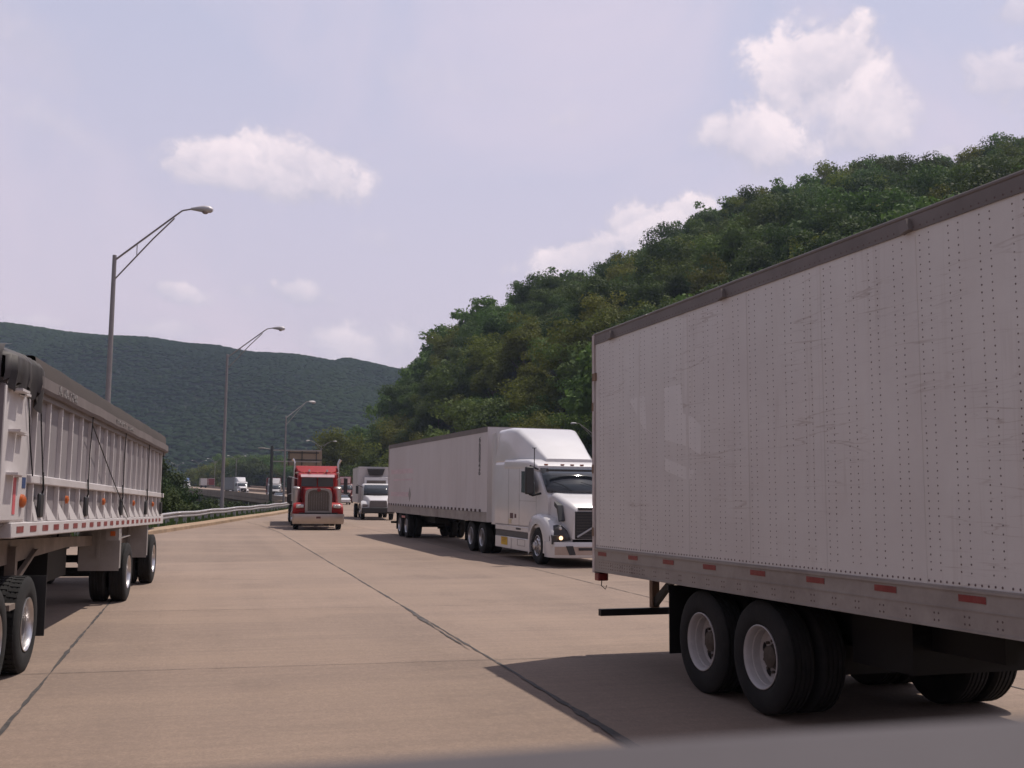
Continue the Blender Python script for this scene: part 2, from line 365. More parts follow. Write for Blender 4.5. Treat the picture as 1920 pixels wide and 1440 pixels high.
def build_road():
    ys = [-60+i*5 for i in range(165)]; nx = 14; vs = []; fs = []
    for y in ys:
        l, r, z = lerp(LEFT, y), lerp(RIGHT, y), lerp(DECK, y)
        for i in range(nx+1): vs.append((l+(r-l)*i/nx, y, z))
    for i in range(len(ys)-1):
        for j in range(nx):
            a = i*(nx+1)+j; fs.append((a, a+1, a+nx+2, a+nx+1))
    b = MB(); b.add(vs, fs); road = b.build('road', ROADM, fix=False, smooth=60); tag(road, kind='structure')
    tar = mat('tar_seam', (.05,.045,.043), .8, var=.4, scale=8, col2=(.16,.12,.10), amt=.9, ths=.5)
    def seam(name, pts, w, wob, z, seed, ragged=.5):
        rnd = random.Random(seed); b = MB(); rows = []
        P = []
        for (a, c) in zip(pts, pts[1:]):
            a, c = Vector(a), Vector(c); n = max(1, int((c-a).length/.12))
            for i in range(n): P.append(a.lerp(c, i/n))
        P.append(Vector(pts[-1]))
        for i, p in enumerate(P):
            d = (P[min(i+1, len(P)-1)]-P[max(0, i-1)]).normalized(); nn = Vector((-d.y, d.x))
            tp = min(1, (i+.5)/14, (len(P)-i-.5)/14)
            k = mnoise.noise(Vector((i*.09, seed, 0)))*ragged + mnoise.noise(Vector((i*.45, seed, 5)))*ragged
            s = mnoise.noise(Vector((i*.03, seed, 9)))*wob + mnoise.noise(Vector((i*.3, seed, 2)))*wob*.4
            hw = w*max(.12, .5+k)*tp
            rows.append([(p.x+nn.x*(s-hw), p.y+nn.y*(s-hw), z), (p.x+nn.x*(s+hw), p.y+nn.y*(s+hw), z)])
        b.loft(rows, caps=False, closed=False); return b.build(name, tar, road, fix=False)
    for k in range(-2, 5):
        pts = []
        for Y in (-30, 0, 8, 20, 35, 50, 60, 66):
            X = 3.55+5.17*k-.285*Y - .012*max(0, Y-50)*max(0, Y-50)*.35
            if lerp(LEFT, Y)+.2 < X < lerp(RIGHT, Y)-.2: pts.append((X, Y))
        if len(pts) > 1: seam('road_joint', pts, {0: .032, -1: .032, 1: .022}.get(k, .02), .022, .006, 3+k, .6)
    for i in range(-4, 12):
        Y0 = 13.2+6.27*i; pts = []
        for X in (-24, -12, -6, 0, 6, 12, 24):
            Y = Y0+.262*X
            if lerp(LEFT, Y)+.1 < X < lerp(RIGHT, Y)-.1: pts.append((X, Y))
        if len(pts) > 1: seam('road_joint', pts, .011, .02, .005, 40+i, .35)
    # wide ragged tar band and crumbled patches on the joint near the right trailer
    seam('road_joint', [(1.5, 7.2), (1.02, 8.8), (.55, 10.5), (.1, 12.0)], .07, .04, .009, 77, 1.0)
    seam('road_joint', [(-.5, 13.9), (-1.1, 16.2), (-1.9, 19)], .045, .05, .009, 78, .9)
build_road()

# kerb, verge grass, guardrail --------------------------------------
def kerb():
    b = MB(); rings = []
    for i in range(60):
        y = 0+i*3.0; x = lerp(LEFT, y); z = lerp(DECK, y)
        rings.append([(x+.02, y, z-.2), (x, y, z+.15), (x-.10, y, z+.19), (x-.75, y, z+.19), (x-.77, y, z-.3)])
    b.loft(rings, caps=True, closed=True)
    o = b.build('kerb', mat('kerb_concrete', (.36,.25,.16), .9, var=.25, scale=1.5, col2=(.15,.11,.08), amt=.6, bump=.3), smooth=30)
    tag(o, kind='structure')
kerb()
def grass():
    rs = np.random.RandomState(5); n = 9000
    V = []; F = []
    for i in range(n):
        y = rs.uniform(36, 125); x = lerp(LEFT, y)-.8-abs(rs.normal(0, 1))*1.6
        z = ground_z(x, y); z = max(z, -.35); z = z if x < lerp(LEFT, y)-3 else -.1
        h = rs.uniform(.14, .5)
        for k in range(2):
            a = rs.uniform(0, PI); w = rs.uniform(.04, .11); lx, ly = rs.normal(0, .08, 2)
            o = len(V); V += [(x-math.cos(a)*w, y-math.sin(a)*w, z), (x+math.cos(a)*w, y+math.sin(a)*w, z), (x+lx, y+ly, z+h)]; F.append((o, o+1, o+2))
    b = MB(); b.add(V, F)
    o = b.build('grass', mat('grass_blades', (.085,.125,.035), .8, var=.4, scale=.8, trans=.3), fix=False)
    tag(o, 'ragged green grass growing behind the kerb and under the guardrail', 'grass', kind='stuff')
grass()
def verge():
    rings = []
    for i in range(34):
        y = -10+i*5; x = lerp(LEFT, y)
        rings.append([(x-.7, y, .10), (x-2.0, y, -.05), (x-4.5, y, -.9)])
    b = MB(); b.loft(rings, caps=False, closed=False)
    tag(b.build('verge', mat('verge_grass', (.06,.085,.03), .95, var=.35, scale=.8, col2=(.12,.10,.06), amt=.6), fix=False, smooth=60), kind='structure')
verge()
galv = mat('galvanised_steel', (.42,.40,.41), .5, .35, var=.15, scale=4, col2=(.25,.2,.18), amt=.4)
def guardrail():
    g = thing('guardrail', 'long galvanised W-beam guardrail on posts along the left kerb', 'guardrail', (-17, 50, 0))
    inv = Vector((-17, 50, 0))
    prof = [(-.0, .78), (.07, .73), (.07, .68), (.0, .64), (.0, .60), (.07, .56), (.07, .50), (.0, .46)]
    def X(y): return lerp(LEFT, y)-1.15
    for s in range(12):
        y0 = 24+s*8.0; b = MB(); rings = []
        for i in range(9):
            y = y0+i*1.0+(.0 if i < 8 else .12); rings.append([(X(y)+px+(.004 if i == 8 else 0), y, z+.02*math.sin(y*.7)) for px, z in prof])
        rings = [[(p[0]-inv.x, p[1]-inv.y, p[2]) for p in r] for r in rings]
        b.loft(rings, caps=False, closed=False); o = b.build('beam', galv, g, smooth=25, fix=False)
        so = o.modifiers.new('solid', 'SOLIDIFY'); so.thickness = .006
    pb = MB(); pb.box(-.2, -.02, -.06, .06, -.3, .75).box(-.02, .0, -.05, .05, .45, .75); me = pb.data('post', galv)
    for i in range(50):
        y = 24+i*1.9; link('post', me, g, (X(y)-inv.x, y-inv.y, 0))
guardrail()

# street lamps ----------------------------------------------------------
lampm = mat('lamp_metal', (.30,.27,.27), .55, .3, var=.12, scale=2); headm = mat('lamp_head_grey', (.55,.52,.53), .5, .2)
glassm = mat('lamp_lens', (.32,.26,.26), .2, 0)
def arm(parent, side, L=4.2, rise=2.15):
    b = MB(); s = side
    b.tube([(.06*s, 0, 11.85), (L*.62*s, 0, 11.85+rise*.86), (L*.70*s, 0, 11.85+rise*.97), (L*.80*s, 0, 11.85+rise*1.0)], [.045, .04, .035, .035], 8)
    b.tube([(.06*s, 0, 11.0), (L*.40*s, 0, 12.72), (L*.62*s, 0, 11.80+rise*.84)], .032, 8)
    b.tube([(L*.235*s, 0, 11.85+rise*.315), (L*.235*s, 0, 12.0)], .02, 6)
    b.build('arm', lampm, parent, smooth=40)
    h = MB(); x0 = L*.79*s; z = 11.85+rise
    rings = []
    for t, w, hh, dz in ((0, .05, .05, 0), (.08, .09, .07, .0), (.35, .15, .12, -.01), (.62, .19, .17, -.03), (.85, .17, .15, -.05), (.97, .06, .07, -.06)):
        rings.append([(x0+t*s*1.0, w*math.cos(2*PI*k/12), z+dz+hh*math.sin(2*PI*k/12)*(1 if math.sin(2*PI*k/12) > 0 else .9)) for k in range(12)])
    h.loft(rings); hd = h.build('lamp_head', headm, parent, smooth=50)
    l = MB(); l.lathe([(.0, -.13), (.08, -.12), (.14, -.07), (.15, -.0)], 14, 'z', (x0+.64*s, 0, z-.10)); l.build('lens', glassm, hd, smooth=60)
def pole(parent, h=12.05):
    b = MB(); b.lathe([(.15, -1.0), (.145, .0), (.12, 4), (.105, 8), (.085, h-.02), (.05, h), (.001, h)], 16, 'z'); b.lathe([(.22, 0), (.22, .06), (.15, .08)], 16, 'z', (0, 0, 0))
    b.build('pole', lampm, parent, smooth=40)
GL = 'street lamps along the highway'
l1 = thing('street_lamp', 'tallest and nearest grey street lamp with truss arm, standing behind the open-top trailer', 'street lamp', (-17.1, 45, -.1), R(-6), GL)
pole(l1); arm(l1, 1)
def lampcopy(src, loc, rz, label):
    c = copy_tree(src); c.location = loc; c.rotation_euler = (0, 0, rz); tag(c, label, 'street lamp', GL); return c
lampcopy(l1, (-21.15, 78.6, -.1), R(-4), 'second grey street lamp behind the guardrail, between the open-top trailer and the red truck')
lampcopy(l1, (-26.9, 127, -1.35), R(48), 'thin single-arm street lamp rising behind the red truck cab and the sign gantry')
lampcopy(l1, (-8.9+.0, 0, 0), 0, 'x') if False else None
ld = lampcopy(l1, (10.75, 133, -.5), R(178), 'single-arm lamp whose head shows above the white aerodynamic truck cab'); ld.scale = (.79, .79, .79)
l2 = thing('street_lamp', 'twin-arm street lamp above the red truck, beside the sign gantry', 'street lamp', (-47, 264, .7), R(18), GL)
pole(l2); arm(l2, 1, 3.6, 1.4); arm(l2, -1, 3.6, 1.4)
for X, Y, z, lab in ((-111, 432, 1.9, 'twin-arm street lamp over the bridge, right above the white truck and box trailer'),
        (-137, 495, 2.4, 'twin-arm street lamp over the bridge, just left of the second street lamp pole'),
        (-162, 555, 3.1, 'twin-arm street lamp over the bridge, above the red and white trucks'),
        (-206, 660, 4.1, 'faint twin-arm street lamp farthest along the bridge road'),
        (-225, 700, 4.4, 'faint twin-arm street lamp farthest along the bridge road')):
    lampcopy(l2, (X, Y, z), R(18), lab)

# bridge ----------------------------------------------------------------
brm = mat('bridge_concrete', (.30,.225,.17), .9, var=.2, scale=.4, stretch=(1,1,.3), col2=(.13,.10,.085), amt=.5, bump=.2, bscale=3)
def bridge():
    g = thing('road_bridge', 'long low concrete highway bridge with solid parapet curving away at the left', 'bridge', (-38.7, 180, 0))
    o = Vector((-38.7, 180, 0))
    def strip(name, edge, y0, y1, off, sgn, prof, m):
        rings = []
        n = int((y1-y0)/10)
        for i in range(n+1):
            y = y0+(y1-y0)*i/n; x = lerp(edge, y)+off; z = lerp(DECK, y)
            rings.append([(x+sgn*p-o.x, y-o.y, z+q-o.z) for p, q in prof])
        b = MB(); b.loft(rings); b.build(name, m, g, smooth=25)
    par = [(0, -.02), (0, .86), (.12, .88), (.28, .88), (.34, -.02)]
    fas = [(-.3, -.10), (.36, -.10), (.36, -.75), (.2, -.85), (-.3, -.85)]
    strip('parapet', LEFT, 118, 750, 0, -1, par, brm); strip('parapet', RIGHT, 205, 750, 0, 1, par, brm)
    strip('fascia', LEFT, 160, 750, 0, -1, fas, brm)
    strip('fascia', RIGHT, 205, 750, 0, 1, fas, brm)
    # median barrier
    med = [(y, .53*lerp(LEFT, y)+.47*lerp(RIGHT, y)) for y in range(210, 760, 20)]
    strip('median_barrier', med, 215, 750, 0, 1, [(-.3, .0), (-.1, .3), (-.08, .8), (.08, .8), (.1, .3), (.3, .0)], brm)
    b = MB()
    for i in range(28):    # deck slab
        pass
    rings = []
    for i in range(55):
        y = 165+i*10.8; l, r, z = lerp(LEFT, y), lerp(RIGHT, y), lerp(DECK, y)
        rings.append([(l+.3-o.x, y-o.y, z-.03), (r-.3-o.x, y-o.y, z-.03), (r-.3-o.x, y-o.y, z-.6), (l+.3-o.x, y-o.y, z-.6)])
    MB().loft(rings).build('deck', brm, g)
    for y in (215, 260, 305, 350, 395, 440, 490, 540, 600):
        l, r, z = lerp(LEFT, y), lerp(RIGHT, y), lerp(DECK, y)
        b = MB()
        for t in (.1, .37, .63, .9):
            x = l+(r-l)*t; b.lathe([(.6, -16), (.6, -.9-.6)], 14, 'z', (x-o.x, y-o.y, z))
        b.box(l+1-o.x, r-1-o.x, y-.7-o.y, y+.7-o.y, z-1.9, z-.62); b.build('pier', brm, g)
bridge()

# sign gantry -------------------------------------------------------------
def gantry():
    g = thing('sign_gantry', 'overhead sign gantry seen from behind, above the red truck', 'sign gantry', (-33.6, 150, 0), R(8))
    d = mat('gantry_steel', (.075,.075,.07), .6, .3); t = mat('sign_back', (.36,.27,.19), .7, .1, var=.1); wht = mat('gantry_light_steel', (.42,.37,.34), .6, .3)
    MB().lathe([(.28, -1), (.25, 0), (.2, 8.0), (.0, 8.0)], 14, 'z').build('post', d, g, smooth=40)
    b = MB(); b.box(.1, 6.7, -.08, .08, 7.35, 7.52).box(.1, 6.7, -.08, .08, 5.8, 5.95)
    b.build('beam', wht, g)
    s = MB(); s.box(2.2, 6.9, .36, .42, 5.35, 7.5).build('sign_panel', t, g)
    b = MB(); b.box(2.15, 6.5, .28, .36, 7.05, 7.2).box(2.15, 6.95, .28, .36, 6.05, 6.2)
    for x in (2.3, 4.1, 6.1): b.box(x, x+.11, .09, .28, 5.2, 7.55)
    b.build('frame', d, g)
    b = MB(); b.tube([(-.1, 0, 7.55), (-1.1, 0, 7.7)], .05, 6); b.build('lamp_arm', wht, g)
    MB().box(-1.9, -1.0, -.15, .15, 7.62, 7.78).build('lamp_head', wht, g, bevel=.05)
gantry()

# ------------------------------------------------------------------ trees
leafm = mat('leaves_green', (.080,.124,.027), .72, var=.5, scale=.35, rand=.40, trans=.32, spec=.25)
leafy = mat('leaves_yellow_green', (.125,.145,.022), .72, var=.4, scale=.35, rand=.25, trans=.35, spec=.25)
barkm = mat('bark', (.09,.07,.05), .95, var=.3, scale=6, stretch=(1,1,.2), bump=.4)
def crown_np(rs, rx, rz, zc, nclump, nleaf, ls, crr=(.2, .46)):
    """leaf quads in irregular clumps through the crown's volume -> (n,4,3)"""
    out = []
    ph = rs.uniform(0, 6.28, 4)
    for c in range(nclump):
        u = rs.normal(size=3); u /= np.linalg.norm(u)
        if u[2] < -.35: u[2] *= -.6
        az = math.atan2(u[1], u[0])
        irr = .96+.26*math.sin(2*az+ph[0])+.16*math.sin(3*az+ph[1])+.18*math.sin(5*u[2]+ph[2])
        rad = (rs.uniform(.15, .92)**.5)*irr
        cc = np.array([u[0]*rx*rad, u[1]*rx*rad, zc+u[2]*rz*rad])
        cr = rs.uniform(*crr)*rx
        n = max(3, int(nleaf*rs.uniform(.6, 1.4)*(cr/(.25*rx))**1.6))
        d = rs.normal(size=(n, 3)); d /= np.linalg.norm(d, axis=1)[:, None]
        d[:, 2] = d[:, 2]*.8+.2
        p = cc+d*cr*rs.uniform(.55, 1.12, (n, 1))*np.array([1, 1, .8])
        nn = d+rs.normal(size=(n, 3))*.42; nn /= np.linalg.norm(nn, axis=1)[:, None]
        t = np.cross(nn, rs.normal(size=(n, 3))); t /= np.linalg.norm(t, axis=1)[:, None]
        bb = np.cross(nn, t); s = ls*rs.uniform(.6, 1.3, (n, 1)); s2 = s*rs.uniform(.5, .9, (n, 1))
        out.append(np.stack([p-t*s, p-bb*s2, p+t*s, p+bb*s2], 1))
    return np.concatenate(out)
def quads_mesh(name, q, m):
    n = len(q); me = bpy.data.meshes.new(name); me.vertices.add(n*4); me.vertices.foreach_set('co', q.reshape(-1).astype(np.float32))
    me.loops.add(n*4); me.loops.foreach_set('vertex_index', np.arange(n*4, dtype=np.int32)); me.polygons.add(n)
    me.polygons.foreach_set('loop_start', np.arange(0, n*4, 4, dtype=np.int32)); me.polygons.foreach_set('loop_total', np.full(n, 4, dtype=np.int32))
    me.update(); me.validate(); me.materials.append(m); return me
def trunk_mesh(rs, h, top):
    b = MB(); b.tube([(0, 0, -2), (rs.uniform(-.1, .1), 0, h*.4), (rs.uniform(-.3, .3), rs.uniform(-.3, .3), top)], [.32, .24, .07], 8)
    for i in range(7):
        z = h*.3+i*(top-h*.3)/7.5; a = rs.uniform(0, 6.28); l = rs.uniform(2, 4)
        b.tube([(0, 0, z), (math.cos(a)*l*.5, math.sin(a)*l*.5, z+l*.45), (math.cos(a)*l, math.sin(a)*l, z+l*1.0)], [.12, .07, .02], 5)
    return b.data('trunk', barkm, smooth=60)
PROTO = []
for i in range(8):
    rs = np.random.RandomState(100+i)
    rx = rs.uniform(4.6, 6.2); rz = rs.uniform(4.4, 6.2); zc = 15-rz*.98
    q = crown_np(rs, rx, rz, zc, 52, 135, .205)
    PROTO.append((quads_mesh('crown', q, leafy if i in (2, 5) else leafm), trunk_mesh(rs, 8, 12.5)))
LITE = []
for i in range(5):
    rs = np.random.RandomState(300+i); LITE.append(crown_np(rs, 4.8, 5.4, 9.6, 60, 38, .36))
FARQ = []
for i in range(6):
    rs = np.random.RandomState(500+i); NA, NB = 10, 3; vv = []
    for b_ in range(NB):
        for a_ in range(NA):
            th = 2*PI*a_/NA; ph = PI/2*b_/NB; k = rs.uniform(.88, 1.12)
            vv.append((5.8*math.cos(ph)*math.cos(th)*k, 5.8*math.cos(ph)*math.sin(th)*k, 1+3.4*math.sin(ph)*k))
    vv.append((0, 0, 4.4)); FARQ.append(np.array(vv))
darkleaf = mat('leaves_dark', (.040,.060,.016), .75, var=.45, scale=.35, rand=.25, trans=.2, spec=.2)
def put_tree(x, y, z, s, rz, i, label, group, sz=1.0, dark=False):
    t = thing('broadleaf_tree', label, 'tree', (x, y, z), rz, group); t.scale = (s, s, s*sz)
    c = link('crown', PROTO[i][0], t)
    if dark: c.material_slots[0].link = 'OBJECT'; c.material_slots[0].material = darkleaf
    link('trunk', PROTO[i][1], t)
def bake(name, lib, items, m, label):
    rs = np.random.RandomState(9); parts = []
    for (x, y, z, s) in items:
        a = rs.uniform(0, 6.28); c, sn = math.cos(a)*s, math.sin(a)*s; q = lib[rs.randint(len(lib))]
        p = np.empty_like(q); p[..., 0] = q[..., 0]*c-q[..., 1]*sn+x; p[..., 1] = q[..., 0]*sn+q[..., 1]*c+y; p[..., 2] = q[..., 2]*s+z
        parts.append(p)
    tag(link(name, quads_mesh(name, np.concatenate(parts), m)), label, 'woods', kind='stuff')
def bake_domes(name, items, m, label):
    rs = np.random.RandomState(9); NA, NB = 10, 3; nv = NA*NB+1
    quads = [(b*NA+a, b*NA+(a+1) % NA, (b+1)*NA+(a+1) % NA, (b+1)*NA+a) for b in range(NB-1) for a in range(NA)]
    tris = [((NB-1)*NA+a, (NB-1)*NA+(a+1) % NA, NB*NA) for a in range(NA)]
    F = np.array([v for f in quads+tris for v in f]); tot = np.array([4]*len(quads)+[3]*len(tris)); n = len(items)
    V = np.empty((n, nv, 3), dtype=np.float32)
    for i, (x, y, z, s) in enumerate(items):
        a = rs.uniform(0, 6.28); c, sn = math.cos(a)*s, math.sin(a)*s; q = FARQ[rs.randint(len(FARQ))]
        V[i, :, 0] = q[:, 0]*c-q[:, 1]*sn+x; V[i, :, 1] = q[:, 0]*sn+q[:, 1]*c+y; V[i, :, 2] = q[:, 2]*s+z
    L = (F[None, :]+np.arange(n)[:, None]*nv).reshape(-1).astype(np.int32); T = np.tile(tot, n).astype(np.int32)
    me = bpy.data.meshes.new(name); me.vertices.add(n*nv); me.vertices.foreach_set('co', V.reshape(-1)); me.loops.add(len(L)); me.loops.foreach_set('vertex_index', L)
    me.polygons.add(len(T)); me.polygons.foreach_set('loop_start', (np.cumsum(T)-T).astype(np.int32)); me.polygons.foreach_set('loop_total', T)
    me.polygons.foreach_set('use_smooth', [True]*len(T)); me.update(); me.materials.append(m)
    tag(link(name, me), label, 'woods', kind='stuff')
def woods():
    rnd = random.Random(21); cand = []
    y = 70.0
    gx = 8.3
    X = -170.0
    while X < 330:
        Y = 80.0
        while Y < 460:
            x = X+rnd.uniform(-2.8, 2.8); yy = Y+rnd.uniform(-2.8, 2.8); Y += gx
            r = x/yy; f = lerp(HF, r); D = lerp(HD, r)
            if r < px2r(660) or r > px2r(2080) or yy < f+2 or yy > D+(14 if r > px2r(820) else 70): continue
            z = ground_z(x, yy); s = rnd.choice((.7, .8, .9, 1.0, 1.0, 1.1, 1.2, 1.36))*rnd.uniform(.95, 1.05)
            q = proj((x, yy, z+15*s))
            hid = (q[0] > 1130 and q[1] > 632-.379*(q[0]-1115)) or (960 < q[0] <= 1130 and q[1] > 830)
            cand.append((yy, x, z, s, q, (yy-f)/(D-f), hid))
        X += gx
    cand.sort(); rest = []; n = 0
    for (yy, x, z, s, q, t, hid) in cand:
        if n < 285 and not hid and -50 < q[0] < 1960 and q[1] < 900:
            zone = ('left of the white truck cab' if q[0] < 840 else 'above the white truck cab' if q[0] < 1115
                    else 'above the riveted trailer rear' if q[0] < 1500 else 'above the riveted trailer front')
            row = 'foot' if t < .12 else 'lower slope' if t < .3 else 'middle slope' if t < .6 else 'upper slope' if t < .86 else 'skyline'
            big = 'tall' if s > 1.02 else 'small' if s < .86 else 'mid-sized'
            put_tree(x, yy, z-.3, s, rnd.uniform(0, 6.28), rnd.randrange(8), f'{big} green tree on the hill {row}, {zone}', 'trees on the right hillside'); n += 1
        else: rest.append((x, yy, z-.3, s))
    print('WOODS', len(cand), n, len(rest))
    bake('woodland', LITE, rest, leafm, 'dense green woods covering the upper right hillside')
    # forest of the far ridge
    far = []; rs = random.Random(4)
    Y = 800.0
    while Y < 1450:
        X = -.66*Y
        while X < .03*Y:
            x = X+rs.uniform(-2.8, 2.8); yy = Y+rs.uniform(-2.8, 2.8); X += 5.4
            far.append((x, yy, ground_z(x, yy)+.6, rs.uniform(.5, .82)))
        Y += 5.6
    print('FAR', len(far))
    farm = mat('far_leaves', (.013,.025,.011), .95, var=.2, scale=.0035, spec=.05, col2=(.034,.058,.013), amt=.95, bump=.7, bscale=.6)  # broad lighter green patches put sunlit areas into the leaf colour
    bake_domes('far_forest', far, farm, 'dark green forest covering the long far ridge at the left')
    # band of trees behind the bridge
    k = 0
    for i in range(34):
        px = 372+i*9.6+rnd.uniform(-4, 4)
        for row in range(2):
            Y = 520+row*45+rnd.uniform(-20, 20)-max(0, px-520)*.55
            if px > 560 and row == 0: continue
            r = px2r(px); top = 2.03+(915-lerp([(370, 893), (395, 880), (420, 866), (520, 864), (600, 870), (700, 872)], px)+rnd.uniform(-9, 5))/FPX*Y
            x = r*Y; z = ground_z(x, Y); s = max(.75, min(1.9, (top-z)/15))
            put_tree(x, Y, top-15*s, s, rnd.uniform(0, 6.28), rnd.randrange(8), 'green tree in the band of trees behind the bridge and its lamps', 'trees behind the bridge'); k += 1
    # slope-foot trees behind the red truck
    for (px, ytop, Y, i) in ((640, 812, 285, 2), (655, 850, 300, 5), (622, 860, 290, 0), (668, 846, 320, 1), (682, 838, 300, 3), (700, 838, 330, 2), (607, 876, 320, 4), (690, 870, 245, 6), (665, 880, 240, 7), (712, 812, 300, 6), (725, 850, 262, 5)):
        r = px2r(px); top = 2.03+(918-ytop)/FPX*Y; x = r*Y; z = ground_z(x, Y) if px > 660 else max(ground_z(x, Y), -3); s = max(.6, (top-z)/15)
        put_tree(x, Y, top-15*s, s, rnd.uniform(0, 6.28), i, 'yellow-green pointed tree standing alone above the red truck' if px == 640 else 'olive tree at the hill foot between the red truck and the white box truck', 'trees at the foot of the hill')
    # trees growing up from the valley beyond the guardrail
    for (px, ytop, Y, s) in ((282, 882, 118, .8), (302, 900, 128, .7), (315, 922, 112, .5), (280, 905, 100, .7), (300, 926, 92, .45), (325, 940, 98, .4), (270, 895, 112, .8), (245, 890, 118, .9), (342, 938, 120, .4), (298, 935, 80, .6), (225, 890, 112, .9),
            (375, 950, 96, .5), (405, 955, 104, .5), (430, 957, 110, .5), (455, 955, 118, .5), (480, 957, 112, .5), (505, 955, 120, .5), (530, 953, 124, .5), (415, 949, 140, .6), (465, 952, 150, .6), (385, 942, 150, .6), (500, 953, 146, .6)):
        r = px2r(px); top = 2.03+(914.5-ytop)/FPX*Y; x = r*Y
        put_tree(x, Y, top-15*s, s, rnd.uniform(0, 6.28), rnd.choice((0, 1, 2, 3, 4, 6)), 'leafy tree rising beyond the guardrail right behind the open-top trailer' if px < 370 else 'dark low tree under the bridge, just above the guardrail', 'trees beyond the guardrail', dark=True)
woods()

# ------------------------------------------------------------------ haze
def haze():
    b = MB(); b.box(-1500, 700, -60, 1700, -16, 262)
    m = bpy.data.materials.new('haze_air'); m.use_nodes = True; nt = m.node_tree; nt.nodes.clear()
    v = nt.nodes.new('ShaderNodeVolumePrincipled'); v.inputs['Color'].default_value = (.60, .72, .95, 1); v.inputs['Density'].default_value = .00016
    v.inputs['Anisotropy'].default_value = .2
    o = nt.nodes.new('ShaderNodeOutputMaterial'); nt.links.new(v.outputs[0], o.inputs['Volume'])
    tag(b.build('haze', m), 'thin bluish summer haze filling the valley', 'haze', kind='stuff')
HAZE = True
if HAZE: haze()
# ------------------------------------------------------------------ vehicle materials
white = mat('white_paint', (.66,.64,.64), .42, var=.05, scale=1.2, coat=.9, col2=(.45,.41,.38), amt=.25)
whitedirty = mat('white_trailer_skin', (.60,.565,.565), .5, var=.05, scale=1.0, stretch=(1, 1, .25), col2=(.42,.36,.34), amt=.38)
redp = mat('red_paint', (.30,.012,.010), .5, var=.12, scale=2, spec=.3)
chrome = mat('chrome', (.62,.58,.56), .18, 1.0, var=.08, scale=3)
chromed = mat('dull_bright_metal', (.50,.46,.44), .38, .9, var=.12, scale=4)
alu = mat('polished_wheel', (.62,.60,.60), .28, .85, var=.1, scale=8, col2=(.25,.2,.17), amt=.4)
steelw = mat('white_wheel', (.50,.47,.46), .5, 0, var=.12, scale=6, col2=(.2,.16,.13), amt=.4)
rubber = mat('tyre_rubber', (.012,.0115,.0115), .9, var=.3, scale=6, col2=(.045,.038,.032), amt=.25, bump=.2)
black = mat('black_steel', (.009,.0085,.009), .6, .2, var=.3, scale=4)
blackp = mat('black_plastic', (.03,.03,.032), .5, var=.15)
glass = mat('dark_window', (.035,.04,.045), .06, 0, var=.1, spec=.8)
interior = mat('grey_trim', (.10,.095,.095), .7)
railm = mat('trailer_rail', (.36,.325,.30), .6, .2, var=.14, scale=2, stretch=(1, 1, 1), col2=(.13,.10,.085), amt=.6)
topr = mat('trailer_top_rail', (.20,.175,.165), .6, .3, var=.12, scale=2, col2=(.11,.09,.08), amt=.5)
rivet = mat('rivet_dark', (.13,.09,.085), .7, .2)
redr = mat('red_reflector', (.22,.028,.028), .4, var=.2, scale=12, col2=(.3,.2,.18), amt=.3)
whr = mat('white_reflector', (.62,.6,.58), .45, var=.08)
amber = mat('amber_lens', (.45,.10,.02), .3)
yellow = mat('yellow_sticker', (.75,.45,.03), .6, var=.08)
hubm = mat('greasy_hub', (.10,.08,.065), .7, .2, var=.3, scale=20)
rust = mat('rusty_tan_steel', (.24,.16,.11), .8, .1, var=.3, scale=5, col2=(.10,.055,.035), amt=.7)
lampw = mat('headlight_lens', (.55,.53,.52), .12, .3)
def lit(name, col, s):
    return mat(name, col, .3, emit=s)
beam = lit('lit_marker_lamp', (1.0, .62, .35), 2.2)

# ------------------------------------------------------------------ wheels
def tyre_data(r=.515, w=.27, lug=False, far=False):
    b = MB(); i = r-.235
    prof = [(i, -.03), (i+.02, -.008), (i+.07, .004), (r-.10, .006), (r-.045, -.004), (r-.012, -.018), (r, -.035)]
    if not far:
        for k in range(4):
            x = -.035-(w-.07)*(k+.55)/4.1; prof += [(r, x+.01), (r-.014, x+.008), (r-.014, x-.004), (r, x-.006)]
    prof += [(r, -w+.035), (r-.03, -w+.006), (r-.1, -w), (i, -w+.03)]
    b.lathe(prof, 44 if not far else 20)
    if lug:
        for k in range(44):
            a = 2*PI*k/44
            for s, o in ((0, 0), (1, .07)):
                x0 = -.01-(w-.13)*s if s else -.028; aa = a+o
                c, sn = math.cos(aa), math.sin(aa)
                pts = []
                for dx in (0, -.105):
                    for da in (-.045, .045):
                        for rr in (r-.02, r+.006): pts.append((x0+dx, rr*math.cos(aa+da+dx*.25), rr*math.sin(aa+da+dx*.25)))
                b.add(pts, [(0,1,3,2),(4,6,7,5),(0,4,5,1),(2,3,7,6),(1,5,7,3),(0,2,6,4)])
    return b.data('tyre', rubber, smooth=35)
